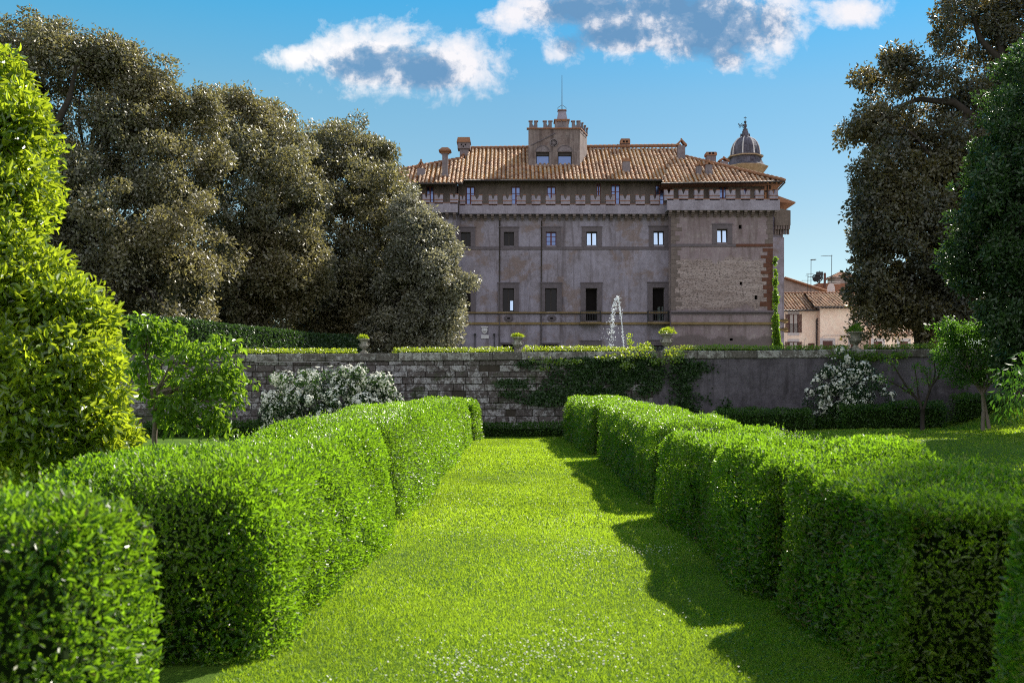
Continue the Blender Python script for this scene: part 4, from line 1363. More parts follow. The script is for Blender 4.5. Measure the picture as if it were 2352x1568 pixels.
        for i in range(n):
            x = xa + (xb - xa) * (i + .5) / n + random.uniform(-.03, .03)
            mb = MB(); hw = .12
            mb.prism([(0, 0)] * 0 + [(x - hw, z1 - .003), (x - hw, z1 - .18), (x + hw, z1 - .18), (x + hw, z1 - .003)][::-1], d - over + .05, d - .002)
            mb.box(x - hw + .005, x + hw - .005, d - over * .6, d - .002, z1 - .33, z1 - .183)
            mb.box(x - hw + .01, x + hw - .01, d - over * .28, d - .002, z1 - .46, z1 - .333)
            mb.build('corbel', M['quoin'], g)
        return o
    parapet(1056, 1530, 473, 494, DM, .6)
    parapet(905, 1052, 469, 490.8, DL, .6)
    parapet(1530, 1787, 460.6, 485.6, DB, .6)
    for a, b in ((965, 1083), (1155, 1250), (1312, 1408), (1465, 1563), (1628, 1725), (1783, 1890), (1950, 2050), (2113, 2218), (2278, 2382)):
        merlon(src1(a), src1(b), 449, 472, DM - .6, g)
    for a, b in ((95, 195), (252, 360), (423, 523), (585, 685)):
        merlon(src2(a), src2(b), 448.5, 472, DM - .6, g)
    merlon(src1(838), src1(895), 450, 472, DM - .6, g)
    for a, b in ((740, 840), (900, 1003), (1072, 1170), (1240, 1350), (1420, 1522), (1583, 1685), (1745, 1835), (1900, 1993)):
        merlon(src2(a), src2(b), 436.6, 459.8, DB - .6, g)
    for a, b in ((170, 250), (290, 367), (425, 505), (557, 650), (728, 815)):
        merlon(src1(a), src1(b), 447, 468.3, DL - .6, g)
    # ---- bastion at right
    xa, xb = PX(1541, DB), PX(1775, DB)
    zt = PZ(485.6, DB)
    hs = [hole(1646.6, 1671, 526, 557.7, DB), hole(1696.5, 1703.9, 516.5, 525.8, DB), hole(1699, 1705.4, 647, 654.6, DB), hole(1733, 1740, 678, 688, DB), hole(1676, 1683.5, 776.5, 782.3, DB)]
    mb = MB(); wall_holes(mb, xa, xb, ZB, zt, DB, hs); shell(mb, xa, xb, DB, 97, ZB, zt)
    mb.build('bastion_wall', M['bastion'], g)
    window(hs[0], DB, g, 'glasssky', 'framedark', 0, True, .38, sill_to=PZ(560, DB))
    for h in hs[1:]:
        mb = MB(); mb.quad((h[0], DB + .34, h[2]), (h[1], DB + .34, h[2]), (h[1], DB + .34, h[3]), (h[0], DB + .34, h[3]))
        mb.build('loophole', M['interior'], g)
    course(560.3, 566.8, DB, xa, PX(1690, DB), .05); course(560.3, 566.8, DB, PX(1690, DB) + .004, xb, .05, 'quoinred')
    course(714.5, 718, DB, xa, xb + .1, .2); course(718.2, 721.5, DB, xa, xb + .05, .1)
    course(740, 745.5, DB, xa, xb + .12, .2, 'trimbrown')
    # quoins
    mb1, mb2, mb3 = MB(), MB(), MB()
    z = PZ(712, DB); i = 0
    while z < PZ(570, DB):
        hq = random.uniform(.26, .42); w = random.uniform(.75, 1.15) if i % 2 else random.uniform(.35, .6)
        mb1.stone(xb - w, xb + .004, DB - .03, DB + .3, z, z + hq - .015, random.random(), .012)
        z += hq; i += 1
    z = PZ(712, DB)
    while z < PZ(500, DB):
        hq = random.uniform(.3, .5); w = random.uniform(.6, 1.0) if i % 2 else random.uniform(.3, .55)
        mb2.stone(xa - .004, xa + w, DB - .03, DB + .2, z, z + hq - .015, random.random(), .012)
        z += hq; i += 1
    z = PZ(560, DB)
    while z < PZ(492, DB):
        hq = random.uniform(.3, .45); w = random.uniform(.5, .8) if i % 2 else random.uniform(.3, .5)
        mb3.stone(xb - w, xb + .004, DB - .025, DB + .2, z, z + hq - .015, random.random(), .012)
        z += hq; i += 1
    mb1.build('red_quoins', M['quoinred'], g); mb2.build('quoins', M['quoin'], g); mb3.build('quoins', M['quoin'], g)
    # ---- left wing
    xl, xr = PX(905, DL), PX(1048, DL)
    mb = MB(); wall_holes(mb, xl, xr, ZB, PZ(490.8, DL), DL, []); shell(mb, xl, xr, DL, 97, ZB, PZ(490.8, DL))
    mb.build('left_wing_wall', M['plaster'], g)
    # ---- rear bastion seen past the right edge
    DR = 97.5
    mb = MB(); mb.box(PX(1745, DR), PX(1801, DR), DR, 112, ZB, PZ(545, DR)); mb.box(PX(1745, DR), PX(1799, DR), DR + .1, 112, PZ(545, DR) + .003, PZ(490, DR))
    mb.build('rear_bastion_wall', M['plaster'], g)
    mb = MB(); xa2, xb2 = PX(1777, DR), PX(1812, DR)
    mb.prism([(xa2, PZ(520, DR)), (xb2, PZ(520, DR)), (xb2, PZ(486, DR)), (xa2, PZ(479, DR))], DR - .6, DR - .1)
    mb.box(PX(1800, DR), xb2, DR - .096, 105, PZ(520, DR), PZ(487, DR))
    mb.build('rear_parapet', M['attic'], g)
    for i in range(6):
        x = xa2 + (xb2 - xa2) * (i + .5) / 6
        mb = MB(); mb.box(x - .09, x + .09, DR - .55, DR - .003, PZ(520, DR) - .35, PZ(520, DR) - .004); mb.box(x - .08, x + .08, DR - .3, DR - .003, PZ(520, DR) - .8, PZ(520, DR) - .354)
        mb.build('corbel', M['quoin'], g)
    for y in (737, 757):
        mb = MB(); mb.tube([P(1770, y - 3, DR - .1), P(1806, y, DR - .1), (PX(1806, DR), DR + 6, PZ(y, DR))], .22, 8)
        mb.build('string_course', M['trimbrown'], g, True)
    # ---- attic storey
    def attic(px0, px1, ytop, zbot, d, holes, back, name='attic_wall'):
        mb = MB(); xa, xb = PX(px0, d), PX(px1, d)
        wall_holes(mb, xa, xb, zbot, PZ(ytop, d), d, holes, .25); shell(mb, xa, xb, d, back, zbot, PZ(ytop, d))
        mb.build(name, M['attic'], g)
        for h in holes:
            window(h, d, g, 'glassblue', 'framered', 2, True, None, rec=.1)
    da = 87.0
    fx = lambda a, b, f: (f(a), f(b))
    def ah(a, b, f, d=87.0, y0=429, y1=474): return hole(f(a), f(b), y0, y1, d)
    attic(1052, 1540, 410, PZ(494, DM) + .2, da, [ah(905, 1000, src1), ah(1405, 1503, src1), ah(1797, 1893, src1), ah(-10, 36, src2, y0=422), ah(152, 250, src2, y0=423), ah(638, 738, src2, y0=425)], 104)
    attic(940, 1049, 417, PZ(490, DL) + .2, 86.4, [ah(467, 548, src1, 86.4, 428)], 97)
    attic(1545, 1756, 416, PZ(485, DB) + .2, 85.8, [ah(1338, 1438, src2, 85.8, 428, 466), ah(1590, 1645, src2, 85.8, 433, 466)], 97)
    # corner pier under the eave at right
    mb = MB()
    for px in (1762, 1768): mb.box(PX(px, 85.4), PX(px + 2.5, 85.4), 85.4, 85.6, PZ(462, 85.4), PZ(425, 85.4))
    mb.build('eave_posts', M['darkwood'], g)
    # ---- roofs
    de = 86.0; ze = PZ(413, de)
    xL, xR = PX(1056, de), PX(1534, de)
    dr = 93.0
    RL = np.array((PX(1076, dr), dr, PZ(348, dr))); RR = np.array((PX(1563, dr), dr, PZ(336, dr)))
    O = np.array((xL, de, ze)); U = np.array((1, 0, 0.0))
    mz = (RL[2] + RR[2]) / 2
    V = unit(np.array((0, dr - de, mz - ze))); tl = np.hypot(dr - de, mz - ze)
    main = tiled('main_roof', O, U, V, [(0, 0), (xR - xL, 0), (RR[0] - xL + .1, tl), (RL[0] - xL, tl)], 'tile', g)
    ra = O + V * tl + U * (RL[0] - xL); rb = O + V * tl + U * (RR[0] - xL)
    ridge_tiles('ridge', ra + np.array((-.1, 0, .06)), rb + np.array((0, 0, .3)), main, .16)
    # back slope
    mb = MB(); bk = np.array((0, 9.0, -4.5))
    mb.quad(ra, rb, rb + bk + np.array((1, 0, 0)), ra + bk - np.array((1, 0, 0)))
    mb.build('back_slope', M['capt'], main)
    # right bastion roof
    db = 84.5; zb = PZ(420, db)
    A = np.array((PX(1519, db), db, zb)); B = np.array((PX(1801, db), db, zb + .12)); T = np.array(P(1577, 361, 90.5)); T2 = np.array(P(1553, 361, 90.5))
    V2 = unit(np.array((0, 90.5 - db, T[2] - zb))); tl2 = np.hypot(90.5 - db, T[2] - zb)
    r2 = tiled('bastion_roof', A, U, V2, [(0, 0), (B[0] - A[0], 0), (T[0] - A[0], tl2), (T2[0] - A[0] - .4, tl2)], 'tile', g)
    ridge_tiles('ridge', T + np.array((0, 0, .02)), B + np.array((0.05, 0, .1)), r2, .15)
    ridge_tiles('ridge', T + np.array((0, 0, .02)), T2 + np.array((-.5, .4, .02)), r2, .15)
    mb = MB(); Bb = np.array((B[0] + 1.0, 99, zb))
    mb.poly([T - np.array((0, 0, .05)), B - np.array((0, 0, .03)), Bb, T + np.array((0, 6, 0))])
    mb.poly([B + np.array((-.1, .05, -.12)), A + np.array((0.1, .05, -.12)), A + np.array((0, 2, -.2)), Bb + np.array((0, 0, -.12))])
    mb.build('hip_slope', M['capt'], r2)
    mb = MB()
    mb.tube([A + np.array((0, -.06, -.06)), B + np.array((.05, -.06, -.02)), B + np.array((.1, .1, -.05)), B + np.array((-.25, .9, -.5)), (PX(1757, 85.7), 85.7, PZ(440, 85.7))], .07, 8)
    mb.build('gutter', M['gutter'], r2, True)
    # left wing roof
    dl = 85.0; zl = PZ(420.5, dl)
    A = np.array((PX(890, dl), dl, zl)); B = np.array((PX(1062, dl), dl, zl))
    T = np.array(P(1062, 366, 90.5)); T2 = np.array(P(905, 393, 87.6))
    V3 = unit(np.array((0, 90.5 - dl, T[2] - zl))); tl3 = np.hypot(90.5 - dl, T[2] - zl)
    r3 = tiled('left_wing_roof', A, U, V3, [(0, 0), (B[0] - A[0], 0), (T[0] - A[0] + .9, tl3), (T[0] - A[0] - .2, tl3), (T2[0] - A[0] - .3, tl3 * .44)], 'tile', g)
    la = A + V3 * tl3 * .44 + U * (T2[0] - A[0] - .3); lb = A + V3 * tl3 + U * (T[0] - A[0] - .2)
    ridge_tiles('ridge', la + np.array((0, 0, .06)), lb + np.array((0, 0, .06)), r3, .15)
    ridge_tiles('ridge', lb, ra, r3, .15)
    mb = MB()
    mb.poly([la - np.array((0, 0, .05)), la + np.array((-2, 8, -1)), lb + np.array((0, 8, -.5)), lb - np.array((0, 0, .05))])
    mb.poly([lb - np.array((0, 0, .05)), lb + np.array((0, 8, -.5)), ra + np.array((0, 6, -1)), ra - np.array((0, 0, .05))])
    mb.build('hip_slope', M['capt'], r3)
    mb = MB(); mb.tube([A + np.array((0, -.06, -.06)), B + np.array((0, -.06, -.06))], .07, 8); mb.build('gutter', M['gutter'], r3, True)
    mb = MB(); mb.tube([(xL, de - .06, ze - .06), (xR, de - .06, ze - .06)], .07, 8); mb.build('gutter', M['gutter'], main, True)
    # rear roof piece past the right edge
    mb = MB()
    mb.prism([(PX(1786, 98), PZ(452, 98)), (PX(1825, 98), PZ(466, 98)), (PX(1824, 98), PZ(469, 98)), (PX(1786, 98), PZ(466, 98))], 97.6, 108)
    mb.build('rear_eave', M['capt'], g)

    # ---- chimneys
    def gable_chimney(px0, px1, ycap, yopen, ybase, d, cap_w=1.25):
        mb = MB(); xa, xb = PX(px0, d), PX(px1, d); w = xb - xa; m = (xa + xb) / 2
        th = max(.5, w * .8)
        z1 = PZ(yopen, d); z2 = PZ(ycap, d)
        mb.box(xa, xb, d, d + th, PZ(ybase, d) - .6, z1)
        o = mb.build('chimney', M['chimney'], g)
        mb = MB(); hw = w * cap_w / 2; t = .1
        for s in (-1, 1):
            pts = [(m + s * hw, z1 - .02), (m + s * (hw - .02), z1 + .1), (m, z2), (m, z2 - t * 1.5), (m + s * (hw - .22), z1 + .02)]
            mb.prism(pts if s < 0 else pts[::-1], d - .06, d + th + .06)
        mb.ball((m, d + .1, z2), .09, 6, 4)
        mb.build('cap', M['capt'], o)
    def block_chimney(px0, px1, ycap, ycap2, ybase, d, holes=True, flare=.08):
        mb = MB(); xa, xb = PX(px0, d), PX(px1, d); w = xb - xa
        z1 = PZ(ycap2, d); z2 = PZ(ycap, d); th = w * .9
        mb.box(xa, xb, d, d + th, PZ(ybase, d) - .6, z1)
        o = mb.build('chimney', M['chimney'], g)
        mb = MB()
        mb.box(xa - flare, xb + flare, d - flare, d + th + flare, z1 + .003, z1 + (z2 - z1) * .78)
        mb.box(xa - flare * .4, xb + flare * .4, d - flare * .4, d + th + flare * .4, z1 + (z2 - z1) * .78 + .003, z2)
        mb.build('cap', M['capt'], o)
        if holes:
            mb = MB()
            for u in (.3, .68): mb.box(xa + w * u - .09, xa + w * u + .09, d - flare - .006, d - flare - .002, z1 + .08, z1 + .26)
            mb.build('flue_opening', M['interior'], o)
        return o
    gable_chimney(958, 976, 367, 386, 410, 86.6)
    # column chimney
    d = 86.5
    mb = MB(); xa, xb = PX(1015.6, d), PX(1028.5, d)
    mb.box(xa, xb, d, d + .5, PZ(400, d), PZ(352, d)); mb.box(xa - .12, xb + .12, d - .12, d + .62, PZ(413, d) - .3, PZ(400, d) - .003, taper=.1)
    o = mb.build('chimney', M['chimney'], g)
    mb = MB(); z1 = PZ(352, d) + .003
    n0 = len(mb.v)
    mb.box(xa - .22, xb + .22, d - .22, d + .72, z1 + .12, z1 + .2); mb.box(xa - .1, xb + .1, d - .1, d + .6, z1, z1 + .117)
    mb.box(xa - .3, xb + .3, d - .3, d + .8, z1 + .203, z1 + .5, taper=.28)
    mb.build('cap', M['capt'], o)
    # belled chimney behind the ridge
    d = 91.5
    mb = MB(); xa, xb = PX(1056, d), PX(1076, d)
    mb.box(xa, xb, d, d + .9, PZ(372, d), PZ(342, d)); mb.box(xa - .2, xb + .15, d - .15, d + 1.05, PZ(342, d) + .003, PZ(328, d))
    o = mb.build('chimney', M['chimney'], g)
    mb = MB(); mb.box(xa - .28, xb + .22, d - .25, d + 1.1, PZ(328, d) + .003, PZ(316, d), taper=.1); mb.build('cap', M['capt'], o)
    mb = MB()
    for u, v in ((.2, 335), (.65, 335), (.42, 339)): mb.box(xa + u * .8 - .06, xa + u * .8 + .06, d - .16, d - .153, PZ(v, d), PZ(v, d) + .14)
    mb.build('flue_opening', M['interior'], o)
    block_chimney(1427, 1445.5, 318.5, 330, 350, 93.0)
    block_chimney(1430.5, 1447, 364, 371, 402, 87.6, False, .03)
    gable_chimney(1557, 1574, 319, 334, 362, 90.0, 1.5)
    block_chimney(1623.5, 1644.5, 349, 357, 385, 89.5)
    gable_chimney(1600, 1611.5, 370.6, 381, 405, 86.2)
    gable_chimney(1620.5, 1636.5, 368.5, 378, 405, 86.3)
    gable_chimney(1654, 1672.5, 360.6, 370, 385, 90.5, 1.35)

    # ---- dovecote tower
    d = 89.0
    def S5(x, y): return ((1200 + x / 6.815) * .98, (170 + y / 6.815) * .98)
    def Q(x, y, dd=89.0): a, b = S5(x, y); return PX(a, dd), PZ(b, dd)
    x0, zt = Q(262, 905); x1, _ = Q(1082, 905)
    zb_ = PZ(392, d)
    xr2 = PX(1348, 91.6)
    wins = []
    for a, b in ((385, 598), (733, 955)):
        xa, za = Q(a, 1468); xb, zc = Q(b, 1268)
        wins.append((xa, xb, za, zc))
    mb = MB()
    wall_holes(mb, x0, x1, zb_, zt, d, wins, .4)
    mb.quad((x1, d, zb_), (xr2, 91.6, zb_), (xr2, 91.6, zt), (x1, d, zt))
    mb.quad((x0, d, zb_), (x0, d, zt), (x0 + .5, 94, zt), (x0 + .5, 94, zb_))
    mb.quad((xr2, 91.6, zb_), (x0 + .5, 94, zb_), (x0 + .5, 94, zt), (xr2, 91.6, zt))
    mb.poly([(x0, d, zt), (x1, d, zt), (xr2, 91.6, zt), (x0 + .5, 94, zt)])
    tw = mb.build('dovecote_tower', M['tower'], g)
    for h in wins:
        a, b, c, e = h
        mb = MB()
        yy = d + .3
        mb.box(a, a + .07, yy, yy + .08, c, e); mb.box(b - .07, b, yy, yy + .08, c, e); mb.box(a + .07, b - .07, yy, yy + .08, c, c + .06)
        mb.box(a + .002, b - .002, yy - .1, yy + .1, e - .3, e - .003)
        o = mb.build('tower_window', M['framedark'], tw)
        mb = MB(); mb.quad((a, yy + .06, c), (b, yy + .06, c), (b, yy + .06, e), (a, yy + .06, e))
        # blind arch above
        r = (b - a) / 2; m = (a + b) / 2
        arc = [(m + r * math.cos(PI * k / 14), e + .004 + r * .86 * math.sin(PI * k / 14)) for k in range(15)]
        mb.build('pane', M['glassblue'], tw)
        mb = MB(); mb.prism(arc, d - .012, d - .002); mb.build('blind_arch', M['chimney'], tw)
        ring = MB()
        for k in range(14):
            p, q = arc[k], arc[k + 1]
            f = 1.1
            ring.prism([(p[0], p[1]), (m + (p[0] - m) * f, e + (p[1] - e) * f), (m + (q[0] - m) * f, e + (q[1] - e) * f), (q[0], q[1])][::-1], d - .05, d - .003)
        ring.build('arch_moulding', M['trim'], tw)
    # wheel window
    cx, cz = Q(667, 1125)
    mb = MB(); mb.lathe([(.32, 0), (.32, .01)], (0, 0, 0), 24)
    vv = [(cx + a, d - .006 - c, cz + b) for a, b, c in mb.v]; mb.v = vv
    ro = mb.build('wheel_window', M['interior'], tw)
    mb = MB()
    for k in range(12):
        an = 2 * PI * k / 12
        mb.tube([(cx, d - .03, cz), (cx + .31 * math.cos(an), d - .03, cz + .31 * math.sin(an))], .022, 5)
    ring = [(cx + .33 * math.cos(2 * PI * k / 24), d - .03, cz + .33 * math.sin(2 * PI * k / 24)) for k in range(25)]
    mb.tube(ring, .035, 5)
    mb.build('spokes', M['chimney'], ro)
    # relieving line
    mb = MB(); pa = Q(300, 1165); pb = Q(520, 1060); pc = Q(690, 970)
    mb.tube([(pa[0], d - .02, pa[1]), (pb[0], d - .02, pb[1]), (pc[0], d - .02, pc[1])], .05, 6); mb.build('drip_mould', M['trim'], tw)
    # cornice
    mb = MB(); mb.box(x0 - .15, x1 + .1, d - .13, d + .35, zt + .003, zt + .1)
    n = 6
    for i in range(n):
        a = i / n; b = (i + 1) / n
        mb.quad((x1 + .1 + (xr2 - x1) * a, d - .1 + 2.6 * a, zt + .004), (x1 + .1 + (xr2 - x1) * b, d - .1 + 2.6 * b, zt + .004), (x1 + .1 + (xr2 - x1) * b, d - .1 + 2.6 * b, zt + .1), (x1 + .1 + (xr2 - x1) * a, d - .1 + 2.6 * a, zt + .1))
    mb.build('cornice', M['capt'], tw)
    def tmerlon(xa, xb, y, h, th=.3):
        m = (xa + xb) / 2; w = xb - xa; z = zt + .1
        mb = MB()
        mb.prism([(xa, z), (m, z), (m, z + h * .3), (m - w * .12, z + h * .55), (m - w * .1, z + h * .85), (xa + w * .02, z + h * .9)], y, y + th)
        mb.prism([(m, z), (xb, z), (xb - w * .02, z + h * .9), (m + w * .1, z + h * .85), (m + w * .12, z + h * .55), (m, z + h * .3)], y, y + th)
        o = mb.build('tower_merlon', M['chimney'], tw)
        mb = MB()
        mb.box(xa - .06, m - w * .08, y - .05, y + th + .05, z + h * .9 + .002, z + h)
        mb.box(m + w * .08, xb + .06, y - .05, y + th + .05, z + h * .9 + .002, z + h)
        mb.build('tower_merlon_cap', M['capt'], tw)
    for a, b in ((275, 408), (500, 638), (725, 860), (955, 1085)):
        tmerlon(Q(a, 900)[0], Q(b, 900)[0], d + .02, .66)
    for t in (.25, .6, .93):
        xx = x1 + (xr2 - x1) * t; yy = d + 2.6 * t
        tmerlon(xx - .2, xx + .12, yy, .66, .5)
    # lantern on top
    xa, za = Q(690, 890, 91.0); xb, zc = Q(905, 765, 91.0)
    mb = MB(); mb.box(xa, xb, 91, 92.2, zt, zc); o = mb.build('roof_turret', M['tower'], tw)
    xc, z3 = Q(745, 590, 91.0); xd, _ = Q(862, 590, 91.0)
    mb = MB()
    mb.v += [(xa + .15, 91.12, zc + .1), (xb - .1, 91.12, zc + .1), (xb - .1, 92.1, zc + .1), (xa + .15, 92.1, zc + .1), (xc, 91.4, z3), (xd, 91.4, z3), (xd, 91.9, z3), (xc, 91.9, z3)]
    for q in ((4, 5, 6, 7), (0, 1, 5, 4), (1, 2, 6, 5), (2, 3, 7, 6), (3, 0, 4, 7)): mb.f.append(q); mb.t.append(.5)
    mb.build('turret_spire', M['parapet'], tw)
    mb = MB(); mb.box(xa - .1, xb + .1, 90.9, 92.3, zc + .003, zc + .1); mb.box(xc - .08, xd + .08, 91.3, 92, z3 + .003, z3 + .1, taper=.05); mb.build('turret_cap', M['capt'], tw)
    mx = (xc + xd) / 2
    mb = MB()
    zz = z3 + .1
    mb.tube([(mx, 91.6, zz), (mx, 91.6, PZ(173, 91.6))], [.035, .018], 6)
    for s in (-1, 1):
        mb.tube([(mx + s * .38, 91.6, z3 - .05), (mx + s * .38, 91.6, zz + .22), (mx, 91.6, zz + .48)], .02, 5)
        mb.tube([(mx, 91.6 + s * .38, z3 - .05), (mx, 91.6 + s * .38, zz + .22), (mx, 91.6, zz + .48)], .02, 5)
    mb.build('lightning_rod', M['iron'], tw)


castle_build()

ivy('bastion_ivy', DB - .05, [(1779, 600, 5, 12), (1779, 640, 6, 25), (1780, 690, 7, 30), (1780, 740, 8, 30), (1782, 775, 9, 30), (1786, 800, 10, 20)],
    3600, .16, 'bright strand of ivy climbing the right corner of the castle bastion', mat='cherry', d=DB, thick=.3)


# ------------------------------------------------------------------ church dome behind
def bell_tower():
    d = 125.0
    cx = PX(1711.6, d)
    def R(px): return px / F * d * .93
    z = lambda y: PZ(y, d - 2.0)
    g = thing('bell_tower', (cx, d, 3.0), 'small octagonal lead dome with lantern of a bell tower behind the castle roof', 'tower')
    rot = PI / 8
    k = 1.06
    mb = MB(); mb.lathe([(R(46), -1), (R(46), z(395) - 3)], (cx, d, 3.0), 8, rot); mb.build('drum', M['ochre'], g)
    mb = MB(); b = z(397)
    mb.lathe([(R(44), 0), (R(45), z(392) - b), (R(50), z(386) - b), (R(56), z(379) - b), (R(56), z(377) - b), (R(50), z(376) - b)], (cx, d, b), 8, rot); mb.build('cornice', M['ochre'], g)
    b = z(377)
    prof = [(52, 377), (45, 371), (41, 364), (38.5, 357), (38, 355), (44, 353.4), (44, 351), (36, 350), (35.4, 340), (33.5, 330), (29, 320), (22.5, 312.5), (14, 308), (9.5, 306)]
    mb = MB(); mb.lathe([(R(p[0]), z(p[1]) - b) for p in prof], (cx, d, b), 8, rot); dm = mb.build('dome', M['lead'], g)
    mb = MB()
    for i in range(8):
        an = rot + 2 * PI * i / 8
        mb.tube([(cx + math.cos(an) * R(p[0]) * 1.0, d + math.sin(an) * R(p[0]), z(p[1])) for p in prof if p[1] < 350.5], R(1.5), 6)
    mb.build('rib', M['palegrey'], dm, True)
    mb = MB(); mb.lathe([(R(44.5), z(354.6) - b), (R(44.5), z(352) - b)], (cx, d, b), 8, rot); mb.build('dome_ring', M['ochre'], dm)
    b = z(308)
    pr = [(10, 308), (10, 299), (7.5, 298), (7.5, 292), (6, 291), (6, 287), (3, 286.5), (2.5, 284), (4.2, 281), (4.2, 278), (2, 275), (.8, 273)]
    mb = MB(); mb.lathe([(R(p[0]), z(p[1]) - b) for p in pr], (cx, d, b), 12)
    for i in range(6):
        an = 2 * PI * i / 6
        mb.tube([(cx + math.cos(an) * R(11), d + math.sin(an) * R(11), z(307)), (cx + math.cos(an) * R(10), d + math.sin(an) * R(10), z(298))], R(1.8), 6)
    mb.build('lantern', M['lead'], g)
    mb = MB()
    mb.tube([(cx, d, z(274)), (cx, d, z(257))], R(.55), 6)
    mb.ball((cx, d, z(277 - 2.5 * 0)), R(2), 8, 6)
    mb.box(cx - R(3.4), cx + R(3.4), d - .04, d + .04, z(261.4), z(260.2))
    mb.box(cx - R(2.6), cx + R(2.6), d - .12, d + .12, z(272.5), z(268.5))
    o = mb.build('cross', M['iron'], g)
    mb = MB()
    for k, (a, b_) in enumerate(((-15, 275.5), (-11, 279), (-7, 275), (-3, 278), (2, 275.5), (-13, 281.5), (-5, 281.5), (1, 281), (-2, 283.5))):
        pts = [(cx + R(a + 2.4 * math.cos(t)), d, z(b_ + 1.8 * math.sin(t))) for t in np.linspace(0, 5, 8)]
        mb.tube(pts, R(.7), 5)
    mb.tube([(cx - R(15), d, z(279)), (cx, d, z(278.5))], R(.5), 5)
    mb.build('weather_vane', M['iron'], g)


bell_tower()


# ------------------------------------------------------------------ houses at right
def shuttered(px0, px1, py0, py1, d, parent, glass='curtain', shut=True, grille=False, ang=None):
    x0, x1, z0, z1 = hole(px0, px1, py0, py1, d)
    w = x1 - x0; sw = w * .23 if shut else 0
    a, b = x0 + sw, x1 - sw
    mb = MB()
    mb.box(a, a + .08, d - .03, d + .06, z0, z1); mb.box(b - .08, b, d - .03, d + .06, z0, z1)
    mb.box(a + .08, b - .08, d - .03, d + .06, z1 - .08, z1); mb.box((a + b) / 2 - .06, (a + b) / 2 + .06, d - .028, d + .06, z0, z1 - .082)
    o = mb.build('window', M['shutter'], parent)
    mb = MB(); mb.quad((a, d - .008, z0), (b, d - .008, z0), (b, d - .008, z1), (a, d - .008, z1)); mb.build('pane', M[glass], o)
    if shut:
        for s0, s1 in ((x0, a - .004), (b + .004, x1)):
            mb = MB()
            mb.box(s0, s0 + .06, d - .07, d - .012, z0, z1); mb.box(s1 - .06, s1, d - .07, d - .012, z0, z1)
            n = 16
            for k in range(n):
                za = z0 + (z1 - z0) * k / n
                mb.box(s0 + .06, s1 - .06, d - .06, d - .014, za + .01, za + (z1 - z0) / n * .8)
            mb.build('shutter', M['shutter'], o)
    if grille:
        mb = MB()
        for k in range(9):
            x = a + (b - a) * (k + .5) / 9; mb.box(x - .012, x + .012, d - .1, d - .08, z0, z0 + (z1 - z0) * .45)
        mb.box(a, b, d - .1, d - .08, z0 + (z1 - z0) * .45 + .002, z0 + (z1 - z0) * .45 + .04)
        mb.build('railing', M['iron'], o)
    mb = MB(); mb.box(x0 + sw * .6, x1 - sw * .6, d - .02, d - .003, z1 + .01, z1 + .32); mb.build('lintel', M['palegrey'], o)
    mb = MB(); mb.box(x0 + sw * .6, x1 - sw * .6, d - .05, d - .003, z0 - .3, z0 - .01); mb.build('sill', M['palegrey'], o)


def closed_door(px0, px1, py0, d, parent, sur=True):
    x0, x1, z0, z1 = hole(px0, px1, py0, 815, d)
    mb = MB(); mb.box(x0, x1, d - .04, d - .003, z0, z1); o = mb.build('shuttered_opening', M['shutter'], parent)
    if sur:
        mb = MB(); mb.box(x0 - .3, x0 - .004, d - .05, d - .003, z0, z1 + .3); mb.box(x1 + .004, x1 + .3, d - .05, d - .003, z0, z1 + .3); mb.box(x0 - .003, x1 + .003, d - .05, d - .003, z1 + .004, z1 + .3)
        mb.build('surround', M['palegrey'], o)


def s7(x, y): return (1800 + x / 5.743) * .98, (560 + y / 5.743) * .98


